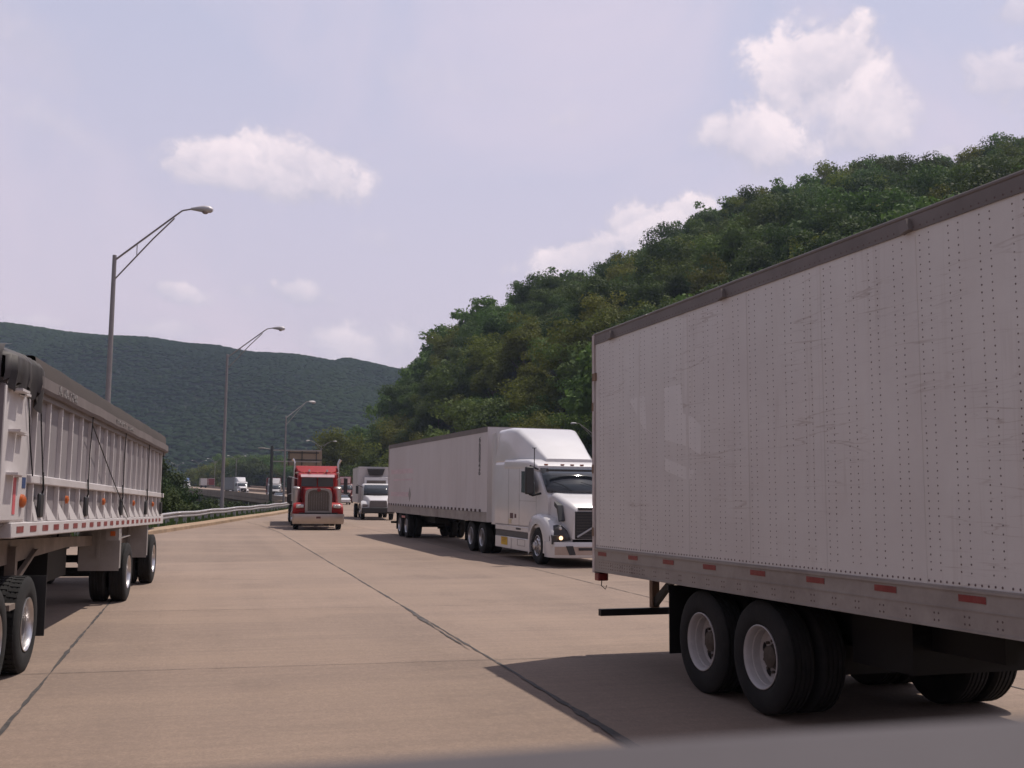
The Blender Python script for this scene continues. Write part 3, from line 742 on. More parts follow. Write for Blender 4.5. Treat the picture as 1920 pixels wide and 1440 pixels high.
def rim_data(kind):
    b = MB(); n = 36
    if kind == 'steer':
        b.lathe([(.288, -.03), (.292, -.004), (.28, .0), (.268, -.02), (.262, -.06), (.235, -.035), (.18, .005), (.15, .012), (.145, .05), (.11, .06), (.105, .10), (.05, .115), (.0, .115)], n)
        b.mi = 1
        for k in range(10): a = 2*PI*k/10; b.lathe([(.028, 0), (.0, .001)], 10, 'x', (-.012, .222*math.cos(a), .222*math.sin(a)))
        b.mi = 2
        for k in range(10): a = 2*PI*(k+.5)/10; b.lathe([(.018, 0), (.018, .03), (.0, .035)], 8, 'x', (.008, .165*math.cos(a), .165*math.sin(a)))
        return b.data('rim', [alu, black, chromed], smooth=35)
    m = steelw if kind == 'white' else alu
    b.lathe([(.285, -.03), (.294, -.002), (.286, .002), (.274, -.012), (.266, -.03), (.262, -.075), (.252, -.08), (.248, -.15), (.215, -.172), (.16, -.170), (.122, -.168)], n)
    b.mi = 2; b.lathe([(.121, -.168), (.105, -.166), (.10, -.10), (.07, -.085), (.0, -.083)], 20)
    b.mi = 1
    nh = 5 if kind == 'white' else 10; rh = .043 if kind == 'white' else .026
    for k in range(nh): a = 2*PI*k/nh+.3; b.lathe([(rh, 0), (.0, .001)], 14, 'x', (-.166, .205*math.cos(a), .205*math.sin(a)))
    b.mi = 2
    for k in range(10): a = 2*PI*(k+.5)/10; b.lathe([(.015, 0), (.015, .03), (.0, .033)], 6, 'x', (-.155, .142*math.cos(a), .142*math.sin(a)))
    return b.data('rim', [m, black, hubm], smooth=35)
TY = tyre_data(); TYL = tyre_data(r=.525, lug=True); TYF = tyre_data(far=True)
RIMS = {k: rim_data(k) for k in ('steer', 'alu', 'white')}
CAR_TY = tyre_data(r=.32, w=.2, far=True)
def wheel(parent, x, y, side, kind='alu', dual=True, ty=None, r=.515, far=False):
    """x = outer face of the outer tyre, side = +1 for the vehicle's right"""
    w = sub('wheel', parent, (x, y, r), (0, 0, 0 if side > 0 else PI))
    t = ty or (TYF if far else TY)
    link('tyre', t, w)
    if dual: link('tyre', t, w, (-.33, 0, 0))
    link('rim', RIMS[kind], w); return w

# ------------------------------------------------------------------ box trailer
def van_trailer(name, label, loc, rz, L=16.15, hero=False, far=False, skin=None, axles=(2.45, 3.7), kind='white', group=None, H=4.11, zb=1.05):
    t = thing(name, label, 'trailer', loc, rz, group)
    W = 1.3; sk = skin or whitedirty; zr = zb+(.30 if hero else .32); zt = H-(.15 if hero else .17)
    for s in (1, -1):
        b = MB(); b.box(s*(W-.02)-.015, s*(W-.02)+.015, .06, L, zr, zt)
        if not far:                                   # lapped panel seams and corner post
            k = 0
            y = .12
            while y < L-.5:
                b.box(min(s*(W-.005), s*(W-.002)), max(s*(W-.005), s*(W-.002)), y, y+.055, zr, zt); y += 1.22
        if hero and s > 0:
            b.mi = 1; x = W-.0045
            y = .22
            while y < L-.1:
                for yy in (y, y+.1):
                    z = zr+.10
                    while z < zt-.02:
                        b.dome((x, yy+random.uniform(-.002, .002), z+random.uniform(-.003, .003)), (1, 0, 0), random.uniform(.0058, .0078), 6); z += .0545
                y += .305
            y = .1
            while y < L-.1:
                b.dome((x, y, zr+.022), (1, 0, 0), .010, 6, .8); y += .062 + (.03 if random.random() < .08 else 0)
            b.mi = 2                                     # thin paler shapes laid on the panel
            for poly in ([(1.10, 3.16), (1.55, 3.16), (1.58, 2.72), (1.5, 2.78)], [(2.05, 3.2), (2.45, 3.2), (2.5, 2.88), (2.72, 2.82), (2.9, 2.72), (2.88, 2.42), (2.6, 2.52), (2.05, 2.62)], [(2.05, 2.42), (2.75, 2.26), (2.6, 2.16), (2.05, 2.28)]):
                b.prism([(p[0], p[1]) for p in poly], 'x', W-.0046, W-.0038)
        b.build('side_panel', [sk, rivet, mat('pale_patch', (.73, .705, .685), .35, var=.05)], t)
        # rails
        b = MB(); x0, x1 = (W-.03, W+.006) if s > 0 else (-W-.006, -W+.03)
        b.box(x0, x1, 0.05, L, zt, H-.035)
        if hero and s > 0:
            for y in (.55, 3.35, 6.15, 8.9, 11.6): b.prism([(y, H-.08), (y+.09, H-.05), (y+.12, H-.14), (y+.02, H-.16)], 'x', W+.006, W+.05)
            b.mi = 1
            y = .12
            while y < L: b.dome((W+.006, y, zt+.03), (1, 0, 0), .008, 6, .6); y += .075
        b.build('top_rail', [topr, rivet], t)
        b = MB(); b.box(x0, x1, .05, L, zb, zr)
        b.box(min(x0, x1)+(.0 if s > 0 else -.012), max(x0, x1)+(.012 if s > 0 else 0), .05, L, zr-.03, zr-.012)
        b.box(min(x0, x1)+(.0 if s > 0 else -.006), max(x0, x1)+(.006 if s > 0 else 0), .05, L, zr-.155, zr-.147)
        b.box(min(x0, x1)+(.0 if s > 0 else -.01), max(x0, x1)+(.01 if s > 0 else 0), .05, L, zb, zb+.015)
        if hero and s > 0:
            b.mi = 1
            y = .55
            while y < L-.3:
                for dy in (0, .045):
                    for dz in (.05, .10): b.dome((W+.006, y+dy, zb+dz), (1, 0, 0), .009, 6, .6)
                y += .305
            y = .2
            while y < 1.4: 
                for dz in (.05, .085, .12): b.dome((W+.006, y, zb+dz), (1, 0, 0), .008, 6, .6)
                y += .07
        b.build('bottom_rail', [railm, rivet], t)
        if not far and s > 0 and hero:
            for k in range(17):
                y = .16+k*.92; b = MB(); b.box(W+.007, W+.010, y, y+.26, zr-.098, zr-.05)
                b.build('reflector', redr, t)
        if not far and not hero and s > 0:
            b = MB(); y = .2; k = 0
            while y < L-.4:
                b.box(W+.006, W+.02, y, y+.17, zr-.01, zr+.08); y += .52
            b.build('marker_strip', mat('dark_slots', (.08,.055,.05), .7), t)
    b = MB(); b.box(-W-.01, W+.01, .0, L, H-.035, H); b.build('roof', topr, t, bevel=.012 if hero else 0)
    b = MB(); b.box(-W, W, L, L+.04, zb, H-.02); b.build('front_wall', sk, t)
    # rear frame and doors
    b = MB(); b.box(-W-.012, -W+.09, -.02, .05, zb-.02, H-.02).box(W-.09, W+.012, -.02, .05, zb-.02, H-.02).box(-W+.09, W-.09, -.02, .05, H-.2, H-.02).box(-W+.09, W-.09, -.02, .05, zb-.02, zb+.12)
    b.build('rear_frame', mat('rear_frame_paint', (.55,.50,.49), .55, var=.15, scale=4, col2=(.30,.15,.10), amt=.5), t)
    for s in (1, -1):
        b = MB(); b.box(min(0.006*s, s*(W-.095)), max(.006*s, s*(W-.095)), .0, .045, zb+.125, H-.205); b.build('door', sk, t)
    # floor, slider and axles
    b = MB(); b.box(-W+.04, W-.04, .06, L-.02, zb-.0, zb+.12)
    y = .4
    while y < L-.3: b.box(-W+.28, W-.28, y, y+.05, zb-.04, zb-.001); y += .305 if not far else 1.2
    b.build('floor', black, t)
    b = MB()
    for s in (1, -1): b.box(s*.5-.06, s*.5+.06, 1.0, 6.2, zb-.32, zb-.10)
    for a in axles: b.lathe([(.07, -1.05), (.07, 1.05)], 10, 'x', (0, a, .515)); b.box(-.62, -.42, a-.2, a+.2, .5, .76); b.box(.42, .62, a-.2, a+.2, .5, .76)
    for a in axles:
        for s in (1, -1): b.lathe([(.21, 0), (.21, .25)], 16, 'x', (s*.72-.12, a, .515))
    b.box(-.45, .45, axles[0]-.5, axles[1]+.8, .62, .82)
    if hero: b.box(-.75, .75, axles[1]+.7, axles[1]+1.5, .55, 1.0); b.box(-.8, .8, axles[0]-.2, axles[1]+.2, .35, .7)
    b.build('axle_frame', black, t)
    for a in axles:
        for s in (1, -1): wheel(t, s*(W-.04), a, s, kind, True, far=far)
    y0 = axles[0]-.72
    for s in (1, -1):
        MB().box(s*.95-.31, s*.95+.31, y0, y0+.012, .30, 1.0).box(s*.95-.33, s*.95+.33, y0-.02, y0+.03, .98, 1.03).build('mudflap', black, t)
    if hero:
        b = MB(); b.box(-1.18, 1.24, .0, .09, .50, .585); b.build('underride_bar', black, t, bevel=.006)
        for s in (1, -1):
            b = MB(); b.box(s*.48-.05, s*.48+.05, .01, .10, .59, zb-.02); b.build('underride_post', [rust], t)
            b = MB(); b.prism([(.10, .60), (.10, .72), (.62, zb-.03), (.74, zb-.03)], 'x', s*.48-.03, s*.48+.03); b.build('underride_brace', black, t)
        b = MB(); b.box(W-.16, W-.02, -.03, .10, zb-.12, zb-.02).build('tail_lamp', redr, t, bevel=.012)
        b = MB(); b.tube([(W-.06, .12, zb-.10), (W-.02, .2, zb-.17), (W-.05, .26, zb-.21), (W-.09, .2, zb-.17)], .006, 6).build('loose_wire', black, t)
        MB().box(W-.03, W+.016, -.012, .10, H-.62, H-.52).build('hinge', rust, t)
        for z in (1.5, 2.3, 3.1): MB().box(W-.03, W+.016, -.024, .03, z, z+.11).build('hinge', rust, t)
    elif not far:
        MB().box(-1.15, 1.15, .0, .09, .50, .6).build('underride_bar', black, t)
    # landing gear
    b = MB()
    for s in (1, -1):
        b.box(s*.75-.07, s*.75+.07, L-3.1, L-2.95, .42, zb); b.box(s*.75-.12, s*.75+.12, L-3.18, L-2.87, .36, .42)
        b.prism([(L-3.0, .7), (L-3.0, .78), (L-4.0, zb), (L-4.1, zb)], 'x', s*.75-.03, s*.75+.03)
    b.box(-.7, .7, L-3.06, L-3.0, .7, .76); b.build('landing_gear', black, t)
    return t

def near_trailer():
    a = R(18.05)
    t = van_trailer('box_trailer', 'huge white riveted box trailer filling the right side, with red reflectors along its lower rail', (1.07+1.3*math.cos(a), 13.75+1.3*math.sin(a), 0), PI+a, hero=True, axles=(2.76, 3.90), skin=HEROSKIN, zb=1.06)
    t.rotation_euler = (.011, 0, PI+a); t.location.z = -.03
    return t
def hero_skin():
    m = mat('riveted_panel', (.69,.665,.64), .42, var=.05, scale=.8, col2=(.44,.37,.36), amt=.35, ths=.4)
    nt = m.node_tree; N = nt.nodes; L = nt.links; b = N['Principled BSDF']; src = b.inputs['Base Color'].links[0].from_socket
    tc = N.new('ShaderNodeTexCoord')
    def scuff(scale, st, rot, lo, hi, amt, col, src):
        mp = N.new('ShaderNodeMapping'); mp.inputs['Scale'].default_value = st; mp.inputs['Rotation'].default_value = rot; L.new(tc.outputs['Object'], mp.inputs[0])
        n = N.new('ShaderNodeTexNoise'); n.inputs['Scale'].default_value = scale; n.inputs['Detail'].default_value = 5; n.inputs['Distortion'].default_value = .4; L.new(mp.outputs[0], n.inputs['Vector'])
        d = N.new('ShaderNodeMath'); d.operation = 'SUBTRACT'; L.new(n.outputs[0], d.inputs[0]); d.inputs[1].default_value = .5
        ab = N.new('ShaderNodeMath'); ab.operation = 'ABSOLUTE'; L.new(d.outputs[0], ab.inputs[0])
        r = N.new('ShaderNodeMapRange'); r.inputs[1].default_value = lo; r.inputs[2].default_value = hi; r.inputs[3].default_value = amt; r.inputs[4].default_value = 0; L.new(ab.outputs[0], r.inputs[0])
        n2 = N.new('ShaderNodeTexNoise'); n2.inputs['Scale'].default_value = .9; L.new(tc.outputs['Object'], n2.inputs['Vector'])
        r2 = N.new('ShaderNodeMapRange'); r2.inputs[1].default_value = .45; r2.inputs[2].default_value = .6; L.new(n2.outputs[0], r2.inputs[0])
        mu = N.new('ShaderNodeMath'); mu.operation = 'MULTIPLY'; L.new(r.outputs[0], mu.inputs[0]); L.new(r2.outputs[0], mu.inputs[1])
        x = N.new('ShaderNodeMix'); x.data_type = 'RGBA'; L.new(mu.outputs[0], x.inputs[0]); L.new(src, x.inputs[6]); x.inputs[7].default_value = (*col, 1); return x.outputs[2]
    c = scuff(2.4, (1, .10, 1.6), (.05, 0, 0), 0, .008, .45, (.30, .22, .18), src)
    c = scuff(4.0, (1, .07, 1.8), (-.04, 0, 0), 0, .005, .3, (.28, .21, .19), c)
    c = scuff(1.2, (1, 4.0, .10), (0, 0, 0), 0, .02, .22, (.42, .36, .32), c)
    L.new(c, b.inputs['Base Color'])
    mp = N.new('ShaderNodeMapping'); mp.inputs['Scale'].default_value = (1, 1.6, .5); L.new(tc.outputs['Object'], mp.inputs[0])
    n = N.new('ShaderNodeTexNoise'); n.inputs['Scale'].default_value = 1.3; n.inputs['Detail'].default_value = 2; L.new(mp.outputs[0], n.inputs['Vector'])
    bp = N.new('ShaderNodeBump'); bp.inputs['Strength'].default_value = .55; bp.inputs['Distance'].default_value = .05; L.new(n.outputs[0], bp.inputs['Height']); L.new(bp.outputs[0], b.inputs['Normal'])
    return m
HEROSKIN = hero_skin()
near_trailer()

# ------------------------------------------------------------------ aerodynamic tractor
def rrect(y, hw, z0, z1, r=.12, n=4, hwt=None):
    """rounded section in the x-z plane at y, narrower at top if hwt given"""
    hwt = hw if hwt is None else hwt; pts = []
    for (cx, cz, a0) in ((hwt-r, z1-r, 0), (-(hwt-r), z1-r, 90), (-(hw-r*.5), z0+r*.5, 180), (hw-r*.5, z0+r*.5, 270)):
        rr = r if a0 < 180 else r*.5
        for k in range(n+1):
            a = R(a0+90*k/n); pts.append((cx+rr*math.cos(a), y, cz+rr*math.sin(a)))
    return pts
def aero_tractor(name, label, loc, rz, paint, detail=True, group=None, roofpaint=None, drives=(-5.45, -6.8)):
    t = thing(name, label, 'truck', loc, rz, group); W = 1.22; back = -4.0
    fr = not detail
    # cab shell
    b = MB()
    prof = [(back, .98), (.28, .98), (.34, 1.55), (.30, 2.0), (-.08, 2.38), (-.46, 2.70), (-.62, 2.88), (back, 2.98)]
    secs = []
    for s, hw in ((1, 1.0), (-1, 1.0)): pass
    b.loft([rrect(back, W, .98, 2.98, .14), rrect(-.95, W, .98, 2.93, .16), rrect(-.62, W-.02, .98, 2.86, .2, hwt=W-.06), rrect(-.46, W-.04, .98, 2.70, .12, hwt=W-.12),
            rrect(-.08, W-.07, .98, 2.38, .10, hwt=W-.14), rrect(.30, W-.12, .98, 2.02, .08, hwt=W-.16), rrect(.42, W-.2, .98, 1.9, .08)])
    b.build('cab', paint, t, smooth=38)
    # roof fairing
    b = MB(); b.loft([rrect(back-.02, W-.02, 2.90, 3.97, .16, hwt=W-.10), rrect(-3.0, W-.04, 2.90, 3.99, .16, hwt=W-.14), rrect(-2.55, W-.06, 2.90, 3.93, .18, hwt=W-.2), rrect(-1.6, W-.20, 2.88, 3.50, .16, hwt=W-.34), rrect(-.62, W-.42, 2.84, 2.98, .07, hwt=W-.50)])
    b.build('roof_fairing', roofpaint or paint, t, smooth=40)
    if detail:
        b = MB()
        b.loft([rrect(-3.0, W+.012, 2.72, 3.0, .08), rrect(-1.6, W+.01, 2.68, 2.98, .1), rrect(-.85, W-.0, 2.66, 2.96, .12), rrect(-.50, W-.06, 2.64, 2.86, .08), rrect(-.34, W-.14, 2.62, 2.76, .05)])
        b.build('brow', paint, t, smooth=40)
    # windshield
    b = MB(); rows = []
    for (y, z, hw) in ((.375, 2.02, 1.03), (.14, 2.25, 1.03), (-.10, 2.47, 1.01), (-.33, 2.69, .99)):
        rows.append([(hw*u, y+.16*(1-u*u)-.02, z) for u in (-1, -.75, -.5, -.25, 0, .25, .5, .75, 1)])
    b.loft(rows, caps=False, closed=False); ws = b.build('windshield', glass, t, smooth=60, fix=False)
    so = ws.modifiers.new('s', 'SOLIDIFY'); so.thickness = .03; so.offset = 0
    if detail:
        b = MB(); b.box(-.95, .95, .02, .12, 2.60, 2.66); b.build('sun_visor', blackp, t)
        for x in (-.5, .35):
            b = MB(); b.tube([(x, .54, 2.05), (x+.25, .40, 2.22), (x+.5, .31, 2.30)], .008, 5); b.build('wiper', black, t)
        for s in (1, -1):
            b = MB(); x = s*(W-.012); b.prism([(-1.35, 2.0), (-.15, 1.95), (-.15, 2.22), (-.52, 2.60), (-1.35, 2.62)], 'x', min(x, x+s*.02), max(x, x+s*.02)); b.build('side_window', glass, t)
            b = MB()
            x0, x1 = sorted((s*(W+.0), s*(W+.004)))
            for (ya, yb, za, zb_) in ((-1.55, -1.54, 1.0, 2.75), (-.02, -.01, 1.0, 1.9), (-2.6, -2.59, 1.0, 2.9), (-1.54, -.02, 1.75, 1.757)): b.box(x0, x1, ya, yb, za, zb_)
            b.build('door_seam', mat('seam_grey', (.22,.2,.2), .7), t)
    # hood
    b = MB(); b.loft([rrect(.25, 1.02, .9, 2.05, .14, hwt=.98), rrect(.65, .96, .85, 1.93, .16, hwt=.88), rrect(1.05, .88, .8, 1.76, .15, hwt=.76), rrect(1.32, .76, .75, 1.62, .12, hwt=.66), rrect(1.40, .68, .75, 1.52, .08, hwt=.6)])
    b.build('hood', paint, t, smooth=45)
    # fenders with a wheel arch
    for s in (1, -1):
        pr = []
        for k in range(13):
            a = R(200-220*k/12); pr.append((.60*math.cos(a), .53+.60*math.sin(a)))
        outer = [(1.22, .38), (1.34, .72), (1.26, 1.02), (.95, 1.24), (.45, 1.36), (-.1, 1.40), (-.5, 1.36), (-.70, 1.15), (-.74, .9), (-.72, .5), (-.62, .33)]
        pts = [(.60*math.cos(R(-18)), .36)] + outer + pr
        # build as a strip between the arch and the outline
        n = 14; arch = [(.60*math.cos(R(200-218*k/n)), .53+.60*math.sin(R(200-218*k/n))) for k in range(n+1)]
        out = [(-.72, .33), (-.73, .62), (-.72, .95), (-.66, 1.20), (-.50, 1.34), (-.25, 1.40), (.05, 1.42), (.35, 1.40), (.62, 1.34), (.86, 1.25), (1.05, 1.12), (1.2, .98), (1.28, .82), (1.27, .60), (1.2, .42)]
        def ring(xo, f, inset):
            return [(s*xo, p[0]*f, p[1]*(1 if inset == 0 else 1)+(-inset)) for p in out]
        vs = []; X = [.62, 1.10, 1.20, 1.24]
        rows = [[(s*.62, p[0], p[1]+.02) for p in out], [(s*1.08, p[0], p[1]) for p in out], [(s*1.19, p[0]*.985, p[1]-.035) for p in out], [(s*1.225, p[0]*.96, p[1]-.09) for p in out],
                [(s*1.225, p[0], p[1]) for p in arch], [(s*.70, p[0], p[1]) for p in arch]]
        b = MB(); b.loft(rows, caps=False, closed=False); b.build('fender', paint, t, smooth=50)
        b = MB(); rr = [[(s*x, p[0], p[1]) for p in arch] for x in (1.19, .6)]
        b.loft(rr, caps=False, closed=False); b.build('arch_liner', black, t)
        # headlight wrapped round the corner
        hl = [[(s*.72, 1.40, .72), (s*.95, 1.375, .70), (s*1.17, 1.26, .70), (s*1.225, 1.12, .70)], [(s*.76, 1.40, .84), (s*.95, 1.36, .84), (s*1.16, 1.24, .82), (s*1.228, 1.10, .80)],
              [(s*.80, 1.33, .98), (s*.95, 1.30, 1.0), (s*1.10, 1.19, 1.0), (s*1.20, 1.06, .96)], [(s*.90, 1.22, 1.10), (s*.97, 1.18, 1.13), (s*1.04, 1.12, 1.13), (s*1.12, 1.0, 1.10)]]
        b = MB(); b.loft(hl, caps=False, closed=False); h = b.build('headlight', mat('smoked_lens', (.06,.055,.055), .3, .1, spec=.3), t, smooth=60, fix=False)
        so = h.modifiers.new('s', 'SOLIDIFY'); so.thickness = .02; so.offset = 0
        MB().lathe([(.055, 0), (.05, .02), (.0, .025)], 14, 'y', (s*1.00, 1.395, .79)).build('lamp', beam if s > 0 else lampw, h)
        MB().lathe([(.045, 0), (.04, .02), (.0, .03)], 14, 'y', (s*.98, 1.29, 1.04)).build('lamp', lampw, h)
        if detail:
            b = MB(); b.prism([(1.05, .62), (1.30, .62), (1.33, .85), (1.12, .88)], 'x', *sorted((s*1.0, s*1.215))); b.build('corner_vent', blackp, t)
            b = MB(); x0, x1 = sorted((s*.80, s*.955))
            b.prism([(.72, 1.76), (.98, 1.66), (1.16, 1.25), (1.08, 1.22), (.92, 1.56), (.72, 1.64)], 'x', x0, x1)
            b.build('hood_vent', blackp, t)
            # mirror
            b = MB(); x0, x1 = sorted((s*1.36, s*1.62)); b.box(x0, x1, .10, .22, 1.95, 2.72); m = b.build('mirror', blackp, t, bevel=.04)
            b = MB(); b.tube([(s*1.15, -.1, 2.66), (s*1.45, .12, 2.74)], .03, 6).tube([(s*1.15, .2, 1.98), (s*1.4, .18, 1.92), (s*1.5, .16, 1.96)], .03, 6); b.build('mirror_arm', black, m)
        elif True:
            x0, x1 = sorted((s*1.34, s*1.56)); MB().box(x0, x1, .10, .2, 1.95, 2.6).build('mirror', blackp, t)
        # side skirt with a dark stripe
        b = MB(); x0, x1 = sorted((s*.75, s*1.20)); b.box(x0, x1, back+.0, -.78, .30, .66); b.box(x0, x1, back+.0, -.78, .84, 1.0); b.box(x0, sorted((s*.75, s*1.17))[1] if s > 0 else x1, back+.02, -.80, .655, .845) if s > 0 else b.box(-1.17, x1, back+.02, -.80, .655, .845)
        sk = b.build('side_skirt', paint, t, bevel=.02)
        x0, x1 = sorted((s*1.172, s*1.192)); MB().box(x0, x1, back+.03, -.80, .668, .832).build('stripe', mat('stripe_grey', (.10,.095,.09), .6), sk)
        if detail:
            x0, x1 = sorted((s*1.203, s*1.208))
            if s > 0:
                st = MB().box(x0, x1, -3.35, -2.72, .40, .64).build('notice_sticker', yellow, t)
                MB().box(x1, x1+.004, -3.28, -2.80, .595, .61).box(x1, x1+.004, -3.28, -2.86, .545, .557).box(x1, x1+.004, -3.28, -2.90, .50, .512).build('sticker_lines', mat('sticker_print', (.45,.16,.03), .6), st)
                MB().box(x0, x1, -2.35, -2.34, .32, .64).box(x0, x1, -1.75, -1.05, .62, .63).box(x0, x1, -1.75, -1.74, .44, .63).box(x0, x1, -1.05, -1.04, .44, .63).box(x0, x1, -1.75, -1.05, .44, .45).build('panel_seam', MATS['seam_grey'], t)
                x2, x3 = sorted((s*(W+.001), s*(W+.006)))
                MB().box(x2, x3, -2.42, -2.12, 1.22, 1.38).box(x2, x3, -1.98, -1.82, 1.24, 1.36).build('door_decal', mat('decal_dark', (.12,.06,.06), .6), t)
                MB().box(x2, x3, -2.55, -2.28, 1.06, 1.20).build('door_decal', mat('decal_cream', (.62,.52,.35), .6), t)
                MB().box(s*1.19, s*1.205, -1.9, -1.45, .90, .955).build('step_grip', blackp, t)
    # grille and bumper
    b = MB(); b.box(-.60, .60, 1.36, 1.425, .76, 1.50); g = b.build('grille', mat('grille_mesh', (.03,.03,.032), .5, .4), t, bevel=.02)
    for k in range(9): MB().box(-.56, .56, 1.426, 1.432, .80+k*.078, .812+k*.078).build('slat', mat('grille_slat', (.085,.08,.08), .4, .6), g)
    b = MB(); b.tube([(.55, 1.445, .82), (-.52, 1.445, 1.42)], .028, 6); b.build('diagonal_bar', chromed, g)
    b = MB(); b.lathe([(.12, -.03), (.12, .02), (.09, .03), (.085, .01), (.0, .012)], 20, 'y', (.0, 1.46, 1.12)); b.build('emblem', chromed, g)
    MB().box(-.50, .50, 1.30, 1.425, 1.535, 1.60).build('air_intake', blackp, t)
    b = MB(); rings = []
    for (x, y) in ((-1.24, .72), (-1.24, 1.10), (-1.16, 1.34), (-.85, 1.47), (-.4, 1.52), (.4, 1.52), (.85, 1.47), (1.16, 1.34), (1.24, 1.10), (1.24, .72)):
        rings.append([(x, y, .26), (x, y+.03, .30), (x, y+.03, .62), (x, y, .68), (x*.9, y-.22, .68), (x*.9, y-.22, .26)])
    b.loft(rings); b.build('bumper', paint, t, smooth=40)
    if detail:
        b = MB(); rings = []
        for (x, y) in ((-1.17, 1.36), (-.85, 1.492), (-.4, 1.545), (.4, 1.545), (.85, 1.492), (1.17, 1.36)): rings.append([(x, y+.012, .34), (x, y+.012, .56), (x*.98, y-.05, .56), (x*.98, y-.05, .34)])
        b.loft(rings); b.build('bumper_insert', mat('bumper_tan', (.42,.34,.30), .35, .5), t)
        MB().box(-.55, .55, 1.56, 1.575, .46, .53).build('lower_intake', blackp, t)
        for s in (1, -1): MB().prism([(s*.62, .34), (s*.80, .34), (s*.90, .58), (s*.70, .58)], 'y', 1.50, 1.53).build('fog_lamp', blackp, t)
        b = MB(); b.tube([(1.30, .02, 2.70), (1.30, .02, 3.25)], .012, 6).box(1.24, 1.36, .01, .03, 3.24, 3.26); b.build('antenna', black, t)
        for x in (-.8, -.3, 0, .3, .8): MB().box(x-.05, x+.05, -.42, -.36, 2.79, 2.82).build('roof_marker', amber, t)
        b = MB()
        for s in (1, -1): b.prism([(back-.02, .98), (back-.02, 3.9), (back-.45, 3.85), (back-.45, .98)], 'x', *sorted((s*1.16, s*1.19)))
        b.build('cab_extender', paint, t)
    # chassis
    b = MB()
    for s in (1, -1): b.box(s*.42-.04, s*.42+.04, drives[1]-.9, 1.1, .62, .88)
    b.box(-.45, .45, drives[1]-.5, drives[0]+.5, .90, 1.04).box(-.5, .5, -.9, .9, .45, .9)
    for a in (0,)+tuple(drives): b.lathe([(.07, -1.0), (.07, 1.0)], 10, 'x', (0, a, .515))
    b.box(-1.0, 1.0, back+.1, -.85, .35, .95); b.build('chassis', black, t)
    for s in (1, -1):
        wheel(t, s*1.19, 0, s, 'steer', False, far=fr)
        for a in drives: wheel(t, s*1.22, a, s, 'alu', True, far=fr)
        if detail:
            arc = [(.60*math.cos(R(20+140*k/10))+(drives[0]+drives[1])/2*0, .60*math.sin(R(20+140*k/10))) for k in range(11)]
            MB().box(s*.92-.3, s*.92+.3, drives[1]-.75, drives[1]-.735, .32, 1.0).build('mudflap', black, t)
    return t
VA = R(17.8)
def vol(s, off=0):          # world point s metres behind the steer axle on the centre line
    c = Vector((.75, 30.2, 0)) + Vector((math.cos(VA), math.sin(VA), 0))*1.19
    return c + Vector((-math.sin(VA), math.cos(VA), 0))*s
p = vol(0)
aero_tractor('semi_tractor', 'white aerodynamic sleeper truck with tall roof fairing, just left of the riveted trailer', p, PI+VA, white)
p = vol(20.8)
vt = van_trailer('box_trailer', 'white box trailer with black vertical number, coupled behind the white aerodynamic truck', p, PI+VA, L=16.15, axles=(2.5, 3.85), kind='alu', zb=1.03)
text_mesh('\n'.join('66008226'), .40, black, 'number_lettering', vt, (1.297, 15.25, 3.17), (PI/2, 0, PI/2), sx=1.25, sy=.56, spacing=.70)
MB().prism([(4.6, 1.55), (4.85, 1.85), (4.6, 2.15), (4.35, 1.85)], 'x', 1.296, 1.302).build('hazard_placard_holder', mat('placard_grey', (.30,.28,.27), .6), vt)
b = MB(); b.box(1.29, 1.30, 3.1, 3.75, .84, .93); b.build('reflector', mat('red_white_strip', (.6,.25,.22), .5), vt)
fp = mat('faded_pink_film', (.62,.50,.52), .5, var=.2, scale=2, stretch=(1, .4, 3))
for (y0, y1, z0, z1) in ((.6, 5.2, 2.75, 2.95), (.6, 4.6, 1.75, 1.95), (1.0, 5.2, 2.45, 2.52)): MB().box(1.2955, 1.2975, y0, y1, z0, z1).build('faded_stripe', fp, vt)
